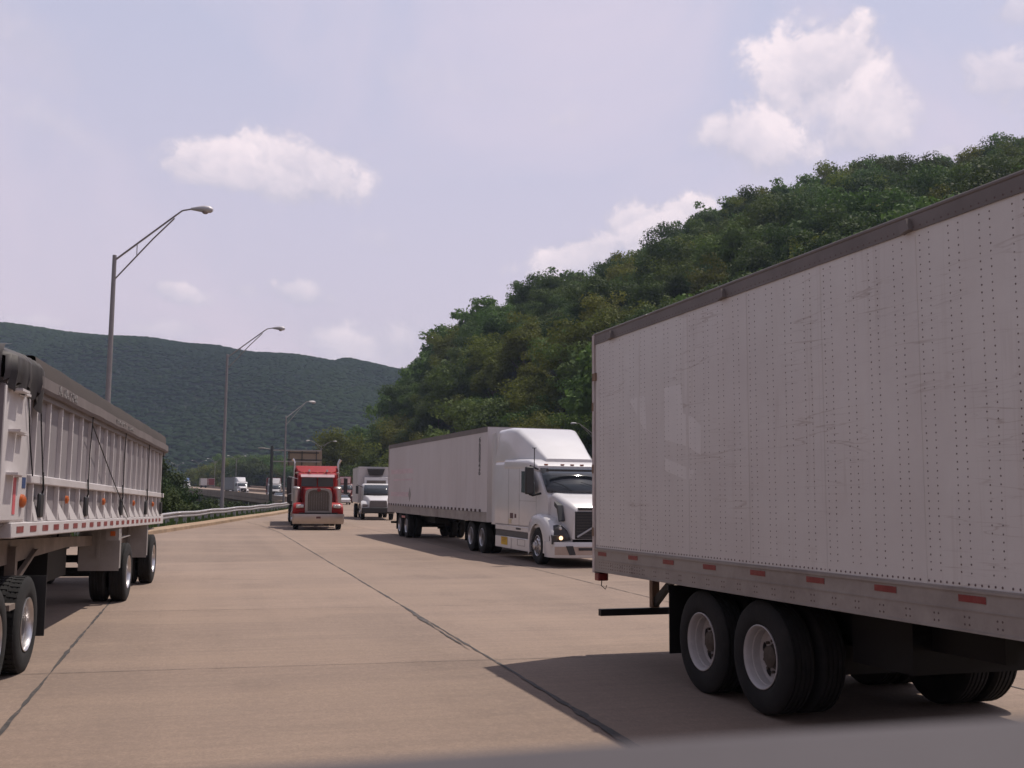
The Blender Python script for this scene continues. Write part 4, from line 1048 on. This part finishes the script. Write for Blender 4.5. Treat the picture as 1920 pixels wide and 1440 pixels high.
# ------------------------------------------------------------------ open-top (dump) trailer at the left
def open_trailer():
    a = math.atan(.21)
    t = thing('dump_trailer', 'white ribbed open-top trailer with rolled brown tarp and black straps at the left edge', 'trailer', (-6.40, 10.84, 0), PI+a)
    T = (.02, 0, 0); L = 14.15
    sheet = mat('ribbed_sheet', (.25,.228,.236), .5, var=.06, scale=1.2, col2=(.30,.26,.25), amt=.5)
    rib = mat('rib_white', (.60,.56,.55), .45, var=.06, col2=(.40,.36,.34), amt=.4)
    brown = mat('tarp_brown', (.062,.050,.045), .9, var=.2, scale=1.5, stretch=(1,.4,2), col2=(.09,.07,.06), amt=.6)
    dark = mat('tarp_dark', (.055,.048,.045), .6, var=.4, scale=3, bump=.3, bscale=4)
    for s in (-1, 1):
        x = lambda v: s*v
        def bx(b, xa, xb, ya, yb, za, zb_): return b.box(*sorted((x(xa), x(xb))), ya, yb, za, zb_)
        b = MB(); bx(b, 1.16, 1.19, -L, .48, 1.62, 3.12); b.build('side_sheet', sheet, t, rot=T)
        ys = [-.62-.02]+[-1.02-.70*k for k in range(19)]
        b = MB(); bx(b, 1.188, 1.24, -.026, .026, 1.66, 3.06); rme = b.data('rib', rib)
        b = MB()
        A, B_, C, D, E = (x(1.192), -.026, 1.97), (x(1.265), -.026, 1.66), (x(1.265), -.52, 1.66), (x(1.192), -.026, 1.66), (x(1.192), -.52, 1.66)
        b.add([A, B_, C, D, E], [(0,1,2), (0,3,1), (0,2,4), (0,4,3), (1,3,4,2)]); gme = b.data('gusset', rib)
        for y in ys:
            link('rib', rme, t, (0, y, y*.02), T)
            if y < -.7: link('gusset', gme, t, (0, y, y*.02), T)
        b = MB(); bx(b, 1.188, 1.262, -L, -.80, 2.08, 2.18); b.build('belt_rail', rib, t, rot=T, bevel=.012)
        b = MB(); bx(b, 1.05, 1.27, -L, .0, 1.49, 1.655); b.build('bottom_rail', rib, t, rot=T, bevel=.012)
        b = MB(); bx(b, 1.06, 1.255, -L, .48, 3.06, 3.115); b.build('top_rail', mat('rail_shade', (.22,.19,.18), .6), t, rot=T)
        if s < 0:
            k = 0
            for k in range(22):
                b = MB(); y = -.22-k*.62; bx(b, 1.271, 1.274, y-.30, y, 1.545, 1.612); b.build('reflector', redr, t, rot=T)
            # tarp rolled over the rail in two folds
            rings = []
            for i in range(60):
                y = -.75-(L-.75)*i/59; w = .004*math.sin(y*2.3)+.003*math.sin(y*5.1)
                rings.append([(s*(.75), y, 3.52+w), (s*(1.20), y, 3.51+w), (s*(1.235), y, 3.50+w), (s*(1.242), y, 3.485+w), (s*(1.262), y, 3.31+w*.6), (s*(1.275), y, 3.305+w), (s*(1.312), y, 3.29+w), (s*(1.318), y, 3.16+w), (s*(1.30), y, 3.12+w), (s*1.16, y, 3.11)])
            b = MB(); b.loft([r[:6] for r in rings], caps=False, closed=False); o = b.build('tarp', brown, t, rot=T, smooth=20, fix=False)
            b = MB(); b.loft([r[5:] for r in rings], caps=False, closed=False); b.build('tarp_lit_fold', mat('tarp_lit_fold', (.15,.125,.118), .8, var=.2, scale=2), t, rot=T, smooth=20, fix=False)  # lower fold: sunlight on its ledge is put into the lighter colour
            # dark front flap with folds
            rings = []
            for i in range(40):
                y = -.95+1.5*i/39; f = .03*math.sin(i*1.15)+.018*math.sin(i*2.7+1)
                top = 3.50-.10*max(0, (y+.2)); low = 3.04-.06*math.sin(i*.6)-(.16 if i < 8 else 0)*(1-i/8)
                rings.append([(s*.6, y, top+.03), (s*1.05, y, top+.01), (s*(1.24+f*.3), y, top-.06), (s*(1.29+f), y, 3.35), (s*(1.29+f*1.3), y, 3.18), (s*(1.28+f), y, low)])
            rings.append([(p[0]*.96, .58, p[2]-.03) for p in rings[-1]])
            b = MB(); b.loft(rings, caps=False, closed=False); b.build('tarp_flap', dark, t, rot=T, smooth=60, fix=False)
            for (y0, z0, y1, z1) in ((-.34, 3.02, -.74, 2.16), (-.86, 3.36, -1.28, 2.12), (-4.3, 3.12, -4.2, 2.14), (-4.3, 3.0, -8.3, 1.66), (-7.6, 3.12, -7.55, 2.14), (-10.9, 3.12, -10.9, 2.14), (-13.5, 3.1, -13.6, 2.14)):
                b = MB(); b.tube([(s*1.285, y0, z0), (s*1.275, (y0+y1)/2, (z0+z1)/2), (s*1.285, y1, z1)], .008, 6); b.build('strap', black, t, rot=T)
            for y in (-1.3, -4.2, -7.55, -10.9, -13.6):
                b = MB(); b.tube([(s*1.275, y, 2.22), (s*1.29, y, 2.02), (s*1.27, y, 1.95)], .012, 6); b.build('strap_hook', black, t, rot=T)
                b = MB(); b.box(*sorted((s*1.24, s*1.285)), y-.11, y+.08, 1.70, 1.98); b.build('rubber_bumper', blackp, t, rot=T, bevel=.02)
            for y in (-2.9, -5.8, -9.2, -12.2):
                b = MB(); b.lathe([(.055, 0), (.05, .03*s), (.0, .045*s)], 14, 'x', (s*1.236, y, 1.92)); b.build('marker_lamp', amber, t, rot=T, smooth=40)
            # front corner: post, rungs, light, stickers
            b = MB(); bx(b, 1.16, 1.255, -.60, .50, 1.655, 3.06); b.build('corner_panel', rib, t, rot=T, bevel=.03)
            b = MB(); b.lathe([(.075, 0), (.07, .03*s), (.04, .05*s), (.0, .055*s)], 18, 'x', (s*1.256, -.40, 1.88)); b.build('marker_lamp', amber, t, rot=T, smooth=40)
            b = MB(); bx(b, 1.255, 1.259, -.56, -.40, 2.02, 2.14); b.build('sticker', mat('blue_sticker', (.03,.06,.16), .5), t, rot=T)
            b = MB(); bx(b, 1.255, 1.260, -.14, -.03, 1.74, 2.12); b.build('reflector', mat('pink_reflector', (.62,.12,.14), .4, var=.2, scale=9), t, rot=T)
            for z in (3.0, 2.58, 2.14):
                b = MB(); bx(b, 1.255, 1.37, -.02, .30, z, z+.025); bx(b, 1.255, 1.33, -.26, -.05, z-.01, z+.015); b.build('step_rung', rib, t, rot=T)
    b = MB(); b.box(-1.25, 1.25, .48, .53, 1.5, 3.05); b.build('front_wall', sheet, t, rot=T)
    rings = []
    for i in range(30):
        x_ = -1.22+2.44*i/29; f = .03*math.sin(i*1.7)+.015*math.sin(i*3.9)
        rings.append([(x_, .20, 3.50), (x_, .48, 3.45), (x_, .57+f*.5, 3.36), (x_, .60+f, 3.2), (x_, .58+f, 3.02+.03*math.sin(i*.9))])
    b = MB(); b.loft(rings, caps=False, closed=False); b.build('tarp_flap', dark, t, rot=T, smooth=60, fix=False)
    b = MB(); b.box(-1.13, 1.13, -L-.05, -L, 1.5, 3.15); b.build('tail_gate', sheet, t, rot=T)
    b = MB(); rings = [[(x, -.75-(L-.75)*i/12, 3.53+.06*(1-(x/.78)**2)-.02*(i % 2)) for x in (-.78, -.4, 0, .4, .78)] for i in range(13)]
    b.loft(rings, caps=False, closed=False); b.build('tarp_top', brown, t, rot=T, smooth=60, fix=False)
    b = MB(); b.box(-1.1, 1.1, -L+.02, -.02, 1.60, 1.70); b.build('floor', black, t, rot=T)
    b = MB(); b.box(-1.2, 1.2, -.9, .52, 3.10, 3.42); b.build('tarp_bundle', dark, t, rot=T, bevel=.05)
    # lettering remains on the tarp: two short illegible lines
    wl = mat('white_lettering', (.28,.26,.25), .6, var=.5, scale=20, detail=2)
    rnd = random.Random(3)
    def scribble(y0, n, z, h, w):
        b = MB(); b.box(-1.3165, -1.3158, y0-n*w*1.25, y0, z+h*.3, z+h*.34)
        for k in range(n):
            y = y0-k*w*1.25
            if rnd.random() < .15: continue
            for q in range(2): 
                dy = rnd.uniform(0, w*.7); b.box(-1.325, -1.316, y-dy-.02, y-dy, z, z+h*rnd.uniform(.6, 1))
            b.box(-1.325, -1.316, y-w, y, z+rnd.choice((0, h*.45, h*.8)), z+rnd.choice((0, h*.45, h*.8))+.018)
        b.build('tarp_lettering', wl, t, rot=T)
    scribble(-1.75, 9, 3.215, .055, .10); scribble(-1.7, 12, 3.17, .03, .08); scribble(-6.2, 14, 3.19, .06, .12)
    # frame, legs, axles
    tanf = mat('frame_tan', (.25,.20,.165), .7, var=.2, scale=3, col2=(.10,.08,.07), amt=.5)
    b = MB()
    for s in (-1, 1): b.prism([(-.1, 1.45), (-.1, 1.20), (-1.6, 1.12), (-5.6, 1.22), (-13.9, 1.05), (-13.9, 1.25), (-5.6, 1.38)], 'x', s*.72-.05, s*.72+.05)
    b.build('frame_beam', tanf, t, rot=T)
    b = MB(); 
    for k in range(20): b.box(-1.03, 1.03, -.5-k*.7, -.42-k*.7, 1.50, 1.595)
    b.build('cross_member', black, t, rot=T)
    for s in (-1, 1):
        b = MB(); b.box(s*.80-.06, s*.80+.06, -2.2, -2.08, .42, 1.3); b.box(s*.80-.13, s*.80+.13, -2.25, -2.03, .36, .42)
        b.prism([(-2.1, .75), (-2.1, .83), (-3.4, 1.2), (-3.5, 1.2)], 'x', s*.8-.03, s*.8+.03)
        b.build('landing_leg', tanf, t)
    b = MB()
    b.box(-.6, .6, -6.6, -5.2, .62, 1.1); b.lathe([(.2, 0), (.2, .9)], 16, 'x', (-.45, -4.6, .78))
    b.build('air_tank', black, t)
    for y in (-8.6, -12.35):
        b = MB(); b.lathe([(.08, -1.05), (.08, 1.05)], 12, 'x', (0, y, .515)); b.box(-.95, -.75, y-.5, y+.5, .55, .78); b.box(.75, .95, y-.5, y+.5, .55, .78)
        for s in (1, -1): b.box(s*.6-.08, s*.6+.08, y-.6, y+.6, .7, 1.1)
        b.build('axle_frame', black, t)
    grey = mat('fender_grey', (.30,.275,.26), .6, var=.15, scale=3, col2=(.18,.15,.13), amt=.5)
    for y in (-8.6, -12.35):
        for s in (-1, 1):
            wheel(t, s*1.30, y, s, 'alu', True)
            b = MB(); b.box(*sorted((s*.55, s*1.22)), y+.66, y+.675, .58, 1.42).box(*sorted((s*1.21, s*1.225)), y+.50, y+.676, .62, 1.42); b.box(*sorted((s*.55, s*1.22)), y-.62, y+.66, 1.13, 1.145)
            b.prism([(y+.69, 1.4), (y+.69, 1.35), (y+.69, .8), (y+.71, .8), (y+.71, 1.4)], 'x', *sorted((s*.85, s*.90))); b.build('fender', grey, t)
    b = MB(); b.box(-1.26, -1.05, -7.7, -7.55, 1.12, 1.32); m = b.build('lamp_box', grey, t, rot=(0, 0, 0)); 
    MB().box(-1.2, -1.12, -7.548, -7.53, 1.2, 1.28).build('lamp', amber, m)
    # the tractor: only its rear drive wheels and frame reach into the picture
    tr = aero_tractor('semi_tractor', 'truck at the left edge with only its lug-treaded rear wheel showing', (0, 0, 0), 0, mat('maroon_paint', (.12,.03,.03), .4), detail=False, drives=(-5.45, -6.82))
    tr.location = t.matrix_basis @ Vector((0, 0, 0)); h = Vector((math.sin(a), -math.cos(a), 0)); tr.location = Vector((-6.4, 10.84, 0))+h*5.9+Vector((.07, 0, 0)); tr.rotation_euler = (0, 0, PI+a)
    for c in tr.children:
        if c.name.startswith('wheel'):
            for g in c.children:
                if g.name.startswith('tyre'): g.data = TYL if c.location.y < -1 else TY
    for s in (1, -1): MB().box(s*.93-.3, s*.93+.3, -7.66, -7.64, .28, .98).build('mudflap', blackp, tr)
    MB().box(-1.2, -.75, -6.3, -6.05, .74, .80).build('step', tanf, tr)
open_trailer()

# ------------------------------------------------------------------ red conventional truck
def red_truck():
    a = R(12.6); fwd = Vector((math.sin(a), -math.cos(a), 0))
    loc = Vector((-9.88, 54.9, 0))
    t = thing('semi_tractor', 'red long-nose truck with chrome bumper, tall grille and twin exhaust stacks', 'truck', loc, PI+a)
    rp = redp
    b = MB(); b.loft([rrect(-1.0, .80, 1.1, 2.10, .12, hwt=.74), rrect(0, .72, 1.0, 2.10, .14, hwt=.66), rrect(1.05, .66, .9, 2.06, .16, hwt=.62)]); b.build('hood', rp, t, smooth=40)
    # grille
    b = MB(); o = [(-.66, .84), (.66, .84), (.67, 1.7), (.64, 1.90), (.54, 2.03), (.3, 2.09), (-.3, 2.09), (-.54, 2.03), (-.64, 1.90), (-.67, 1.7)]
    i = [(p[0]*.80, .95+(p[1]-.84)*.83) for p in o]
    b.loft([[(p[0], 1.05, p[1]) for p in o], [(p[0], 1.13, p[1]) for p in o], [(p[0], 1.13, p[1]) for p in i], [(p[0], 1.09, p[1]) for p in i]], caps=False); g = b.build('grille_surround', mat('grille_frame', (.34,.31,.29), .45, .8), t, smooth=30)
    b = MB(); b.prism(i, 'y', 1.06, 1.09); b.build('grille_mesh', mat('bronze_mesh', (.12,.10,.085), .6, .4, var=.2, scale=60), g)
    for k in range(9): MB().box(-.5+k*.12, -.496+k*.12, 1.09, 1.098, .98, 1.86).build('grille_bar', chromed, g)
    MB().lathe([(.10, 0), (.09, .03), (.0, .035)], 14, 'y', (0, 1.13, 2.0)).build('badge', mat('badge_red', (.2,.03,.03), .4), g).scale = (1, 1, 1)
    # bumper
    b = MB(); rings = []
    for (x, y) in ((-1.27, .95), (-1.27, 1.30), (-1.20, 1.38), (-.8, 1.42), (.8, 1.42), (1.20, 1.38), (1.27, 1.30), (1.27, .95)): rings.append([(x, y, .80), (x, y+.012, .70), (x, y, .42), (x*.985, y-.05, .31), (x*.97, y-.12, .31), (x*.97, y-.12, .80)])
    b.loft(rings); bp = b.build('bumper', mat('bumper_chrome', (.44,.39,.36), .32, .9, var=.1), t, smooth=30)
    MB().box(-.11, .11, 1.425, 1.432, .58, .68).build('plate', mat('plate_dark', (.10,.04,.04), .5), bp)
    MB().box(-.95, .95, 1.30, 1.38, .80, .87).build('bumper_step', black, t)
    for s in (1, -1):
        n = 14; arch = [(.60*math.cos(R(195-205*k/n)), .53+.60*math.sin(R(195-205*k/n))) for k in range(n+1)]
        out = [(-1.15, .62), (-1.1, .8), (-1.0, .98), (-.85, 1.14), (-.62, 1.25), (-.35, 1.31), (-.05, 1.34), (.3, 1.34), (.62, 1.32), (.85, 1.28), (.98, 1.20), (1.06, 1.05), (1.08, .95), (1.08, .85), (1.06, .80)]
        b = MB(); b.loft([[(s*.58, p[0], p[1]+.04) for p in out], [(s*1.12, p[0], p[1]) for p in out], [(s*1.22, p[0]*.99, p[1]-.04) for p in out], [(s*1.24, p[0]*.98, p[1]-.10) for p in out], [(s*1.24, p[0], p[1]) for p in arch], [(s*.6, p[0], p[1]) for p in arch]], caps=False, closed=False)
        b.build('fender', rp, t, smooth=45)
        MB().box(*sorted((s*.6, s*1.16)), 1.0, 1.06, .82, 1.14).build('fender_front', mat('red_shade', (.33,.03,.03), .4), t)
        h = MB().box(*sorted((s*.72, s*1.10)), 1.02, 1.18, 1.08, 1.27).build('headlight', chromed, t, bevel=.04)
        for xx in (.82, 1.0): MB().lathe([(.075, 0), (.06, .02), (.0, .03)], 12, 'y', (s*xx, 1.18, 1.175)).build('lamp', lampw, h)
        b = MB(); b.lathe([(.0, -.0), (.19, .0), (.2, .05), (.2, .85), (.23, .87), (.23, .95), (.15, 1.02), (.0, 1.03)], 20, 'z', (s*1.03, -.62, 1.15)); b.build('air_cleaner', chromed, t, smooth=40)
        b = MB(); b.tube([(s*1.16, -2.55, .9), (s*1.16, -2.55, 3.35), (s*1.19, -2.55, 3.5), (s*1.27, -2.55, 3.62)], [.09, .075, .075, .085], 12); b.build('exhaust_stack', chrome, t, smooth=40)
        b = MB(); b.lathe([(.13, 1.4), (.13, 2.6)], 14, 'z', (s*1.16, -2.55, 0)); b.build('heat_shield', chromed, t, smooth=40)
        b = MB(); b.box(*sorted((s*1.36, s*1.56)), -1.02, -.96, 1.80, 2.62); m = b.build('mirror', blackp, t, bevel=.02)
        b = MB(); b.tube([(s*1.0, -1.0, 2.55), (s*1.48, -.98, 2.68)], .02, 6).tube([(s*1.0, -1.0, 1.85), (s*1.48, -.98, 1.76)], .02, 6); b.build('mirror_arm', chromed, m)
        MB().lathe([(.0, .0), (.08, .03), (.1, .1), (.0, .12)], 12, 'z', (s*1.05, -1.15, 2.80)).build('cab_lamp', chromed, t, smooth=40)
        b = MB(); b.lathe([(.0, 0), (.33, 0), (.33, 1.3), (.0, 1.3)], 20, 'y', (s*.95, -3.2, .72)); b.build('fuel_tank', chromed, t, smooth=40)
        wheel(t, s*1.20, 0, s, 'steer', False)
        for y in (-5.6, -6.95): wheel(t, s*1.22, y, s, 'alu', True)
    # cab
    b = MB(); b.loft([rrect(-2.55, 1.02, 1.0, 2.92, .12), rrect(-1.35, 1.02, 1.0, 2.88, .12), rrect(-1.05, 1.0, 1.0, 2.76, .12, hwt=.95), rrect(-.95, .98, 1.0, 2.14, .06, hwt=.92)]); b.build('cab', rp, t, smooth=35)
    for s in (1, -1): MB().prism([(s*.03, 2.12), (s*.83, 2.12), (s*.80, 2.62), (s*.03, 2.66)], 'y', -.985, -.955).build('windshield', glass, t, rot=(0, 0, 0))
    b = MB(); b.prism([(-.98, 2.80), (-.55, 2.66), (-.55, 2.64), (-.98, 2.68)], 'x', -.86, .86); b.build('sun_visor', mat('visor_pale', (.55,.36,.34), .3, .4), t)
    for x in (-.70, -.36, 0, .36, .70): MB().lathe([(.0, .0), (.045, .0), (.04, .04), (.0, .07)], 10, 'z', (x, -1.2, 2.87)).build('roof_marker', amber, t)
    for x in (-.5, .42): MB().tube([(x, -1.9, 2.99), (x, -1.2, 3.0)], [.02, .06], 10).build('air_horn', chrome, t)
    # sleeper
    b = MB(); b.loft([rrect(-4.5, 1.20, 1.0, 3.26, .12), rrect(-2.9, 1.20, 1.0, 3.28, .12), rrect(-2.60, 1.18, 1.0, 3.20, .12, hwt=1.12)]); b.build('sleeper', rp, t, smooth=35)
    b = MB(); b.loft([rrect(-2.7, 1.10, 2.80, 3.25, .08), rrect(-2.1, 1.00, 2.86, 3.02, .06), rrect(-1.75, .8, 2.86, 2.93, .03)]); b.build('roof_fairing', rp, t, smooth=35)
    b = MB()
    for s in (1, -1): b.box(s*.42-.04, s*.42+.04, -8.0, 1.1, .65, .9)
    b.box(-.7, .7, -1, 1.0, .5, 1.0)
    b.lathe([(.07, -1.0), (.07, 1.0)], 10, 'x', (0, 0, .515)); b.build('chassis', black, t)
    # dark trailer behind it
    o = loc-fwd*6.3
    d = thing('hopper_trailer', 'dark low-sided trailer half hidden behind the red truck', 'trailer', o, PI+a)
    dk = mat('dark_trailer', (.045,.04,.038), .6, var=.3)
    MB().box(-1.30, 1.30, -7.6, 1.0, 1.15, 2.72).build('body', dk, d, bevel=.03)
    b = MB()
    for s in (1, -1):
        for k in range(11): b.box(*sorted((s*1.30, s*1.35)), -7.5+k*.82, -7.42+k*.82, 1.2, 2.65)
    b.build('rib', dk, d)
    MB().box(-.5, .5, -7.4, .8, .8, 1.15).build('frame_beam', black, d)
    for y in (-5.6, -6.9):
        for s in (1, -1): wheel(d, s*1.25, y, s, 'alu', True, far=True)
red_truck()

# ------------------------------------------------------------------ refrigerated box truck
def box_truck():
    a = R(11.5); t = thing('box_truck', 'white refrigerated box truck with dark cooling unit above the cab, behind the red truck', 'truck', (-9.15, 73.4, 0), PI+a)
    wp = white
    MB().box(-1.22, 1.22, -8.6, -1.55, 1.12, 3.56).build('cargo_box', mat('box_skin', (.62,.58,.57), .5, var=.08, scale=.8, col2=(.36,.31,.29), amt=.5), t, bevel=.02)
    MB().box(-1.24, 1.24, -8.62, -1.52, 3.56, 3.63).build('roof_rail', white, t)
    b = MB(); b.loft([[(-.62, -1.545, 3.50), (.62, -1.545, 3.50), (.48, -1.545, 3.05), (-.48, -1.545, 3.05)], [(-.58, -1.10, 3.47), (.58, -1.10, 3.47), (.44, -1.12, 3.08), (-.44, -1.12, 3.08)]]); b.build('cooling_unit', blackp, t)
    b = MB(); b.loft([rrect(-1.53, .86, 2.44, 2.95, .08), rrect(-1.05, .82, 2.44, 2.90, .1)]); cu = b.build('cooling_housing', wp, t, smooth=40)
    MB().box(-.66, .66, -1.06, -1.035, 2.46, 2.68).build('vent', mat('vent_brown', (.16,.13,.11), .7), cu)
    b = MB(); b.loft([rrect(-1.4, 1.0, .9, 2.46, .14), rrect(-.55, 1.0, .9, 2.46, .16), rrect(-.30, .98, .9, 2.30, .12, hwt=.92), rrect(.22, .98, .9, 1.68, .08, hwt=.94)]); b.build('cab', wp, t, smooth=38)
    b = MB(); rows = [[(hw*u, y+.10*(1-u*u), z) for u in (-1, -.6, -.2, .2, .6, 1)] for (y, z, hw) in ((.23, 1.66, .93), (-.03, 1.98, .91), (-.30, 2.34, .86))]
    b.loft(rows, caps=False, closed=False); o = b.build('windshield', glass, t, smooth=60, fix=False); s_ = o.modifiers.new('s', 'SOLIDIFY'); s_.thickness = .04; s_.offset = -1
    MB().box(.05, .32, .12, .16, 1.74, 1.83).build('paper_on_dashboard', white, o)
    b = MB(); b.loft([rrect(.15, .94, 1.0, 1.70, .10), rrect(.7, .80, .9, 1.52, .14, hwt=.7), rrect(1.12, .66, .82, 1.33, .10, hwt=.58)]); b.build('hood', wp, t, smooth=45)
    MB().prism([(-.60, .86), (.60, .86), (.55, 1.28), (-.55, 1.28)], 'y', 1.10, 1.16).build('grille', mat('grille_grey', (.16,.15,.15), .4, .6), t)
    for s in (1, -1):
        n = 12; arch = [(.58*math.cos(R(190-195*k/n)), .50+.58*math.sin(R(190-195*k/n))) for k in range(n+1)]
        out = [(-.85, .6), (-.8, .85), (-.7, 1.05), (-.5, 1.2), (-.2, 1.28), (.1, 1.30), (.4, 1.30), (.65, 1.26), (.85, 1.15), (.98, 1.0), (1.04, .88), (1.04, .8), (1.0, .72)]
        b = MB(); b.loft([[(s*.6, p[0], p[1]) for p in out], [(s*1.0, p[0], p[1]) for p in out], [(s*1.12, p[0]*.97, p[1]-.06) for p in out], [(s*1.12, p[0], p[1]) for p in arch], [(s*.6, p[0], p[1]) for p in arch]], caps=False, closed=False); b.build('fender', wp, t, smooth=50)
        MB().box(*sorted((s*.70, s*1.06)), .96, 1.08, .88, 1.08).build('headlight', mat('lens_grey', (.25,.22,.22), .15, .3), t, bevel=.04)
        MB().box(*sorted((s*1.28, s*1.46)), -.1, -.02, 1.75, 2.30).build('mirror', blackp, t, bevel=.03)
        MB().tube([(s*.98, -.2, 2.2), (s*1.37, -.06, 2.36)], .02, 6).build('mirror_arm', black, t)
        wheel(t, s*1.10, 0, s, 'steer', False, far=True); wheel(t, s*1.2, -6.2, s, 'white', True, far=True)
    MB().box(-1.1, 1.1, 1.05, 1.28, .48, .84).build('bumper', blackp, t, bevel=.04)
    b = MB(); b.box(-.45, .45, -8.4, 1.0, .7, .95).box(-.9, .9, -1.3, .8, .5, .9); b.lathe([(.07, -1), (.07, 1)], 8, 'x', (0, 0, .5)); b.lathe([(.07, -1), (.07, 1)], 8, 'x', (0, -6.2, .5)); b.build('chassis', black, t)
    for y in (-8.5,): MB().box(-1.1, 1.1, y, y+.1, .5, .6).build('underride_bar', black, t)
box_truck()

# ------------------------------------------------------------------ distant traffic
GT = 'distant traffic on the highway'
blue = mat('blue_paint', (.05,.09,.20), .4); maroon = mat('maroon_paint', (.12,.03,.03), .4); greyp = mat('grey_skin', (.34,.32,.33), .5); redskin = mat('red_skin', (.22,.04,.04), .6, var=.15)
def rig(x, y, a, z, paint, skin, lt, lv, L=13.5, roof=None, van=True):
    a = R(a); u = Vector((-math.sin(a), math.cos(a), 0)); o = Vector((x, y, z))
    aero_tractor('semi_tractor', lt, o, PI+a, paint, detail=False, group=GT, roofpaint=roof)
    if van: van_trailer('box_trailer', lv, o+u*(4.7+L), PI+a, L=L, far=True, skin=skin, kind='alu', group=GT)
def dk(y): return lerp(DECK, y)
rig(-59.6, 238, 23.5, dk(238), white, greyp, 'white sleeper truck driving on the bridge, seen between the second lamp pole and gantry', 'grey box trailer pulled by the white truck on the bridge')
rig(-142.5, 453, 24, dk(453)+.2, white, white, 'small white truck on the far bridge, leftmost, just beyond the open-top trailer', 'white box trailer behind the leftmost small truck on the bridge')
rig(-121, 400, 22, dk(400)+.1, white, blue, 'small truck with white hood and blue roof on the bridge, second from left', 'blue box trailer behind the small blue and white truck', roof=blue)
rig(-43.2, 196, 14, 0, greyp, redskin, 'grey truck partly hidden behind the sign gantry post, left of the red truck', 'dull red box trailer behind the grey truck at the gantry post', L=9)
rig(-25.6, 166, 14, 0, maroon, redskin, 'dark maroon truck glimpsed between the red truck and the white box truck', 'dark red trailer glimpsed behind the small white car', L=10)
van_trailer('box_trailer', 'white rear of a box trailer driving away on the bridge, beside a red one', (-.2865*455, 455, dk(455)), R(20), L=9, far=True, skin=white, kind='alu', group=GT)
van_trailer('box_trailer', 'red box trailer driving away on the bridge beside the white trailer rear', (-.2795*462, 462, dk(462)), R(20), L=9, far=True, skin=redskin, kind='alu', group=GT)
def car(x, y, a, z, m, label):
    t = thing('passenger_car', label, 'car', (x, y, z), PI+R(a), GT)
    b = MB(); b.loft([rrect(-2.3, .80, .35, .85, .1), rrect(-2.1, .88, .28, .98, .14), rrect(0, .9, .25, .98, .12), rrect(1.1, .88, .25, .92, .14), rrect(1.9, .84, .28, .80, .14), rrect(2.2, .70, .35, .66, .1)]); b.build('body', m, t, smooth=45)
    b = MB(); b.loft([rrect(-1.75, .76, .95, 1.0, .02), rrect(-1.2, .74, .95, 1.40, .12, hwt=.62), rrect(-.1, .74, .95, 1.46, .12, hwt=.62), rrect(.85, .76, .93, .98, .02)]); c = b.build('cabin', glass, t, smooth=45)
    b = MB(); b.loft([rrect(-1.22, .60, 1.405, 1.435, .01), rrect(-.08, .60, 1.465, 1.49, .01)]); b.build('roof', m, c)
    for s in (1, -1):
        MB().box(*sorted((s*.5, s*.82)), 1.98, 2.14, .58, .72).build('headlight', lampw, t, bevel=.03)
        for yy in (1.35, -1.35): link('wheel', CAR_TY, t, (s*.88, yy, .32), (0, 0, 0 if s > 0 else PI))
    MB().box(-.45, .45, 2.1, 2.17, .42, .56).build('grille', blackp, t)
car(-22.9, 146, 16, 0, white, 'small white car between the red truck and the white box truck')
car(-68.6, 262, 23, dk(262), white, 'small white car on the bridge right beside the second lamp pole')
car(-108, 352, 22, dk(352), white, 'tiny pale car on the bridge, left of the second lamp pole')
car(-41.3, 191, 14, 0, mat('silver_paint', (.42,.42,.45), .35, .3), 'silver car behind the sign gantry post, just left of the red truck')

# ------------------------------------------------------------------ ledge of the vehicle the picture was taken from
def ledge():
    b = MB(); rows = []
    n = 24
    for i in range(n+1):
        x = -.75+1.6*i/n; z = 1.9125+.058*x+.006*math.sin(x*3); y = .50-.03*x*x
        rows.append([(x, y, z), (x, y+.018, z-.006), (x, y+.03, z-.03), (x, y+.03, z-.30), (x, y-.30, z-.30), (x, y-.30, z-.05), (x, y-.02, z+.001)])
    b.loft(rows); o = b.build('window_ledge', mat('ledge_plastic', (.070,.060,.065), .8, var=.08, scale=20), smooth=40)
    tag(o, 'blurred mauve grey vehicle window ledge along the bottom edge, rising to the right', 'window ledge')
ledge()
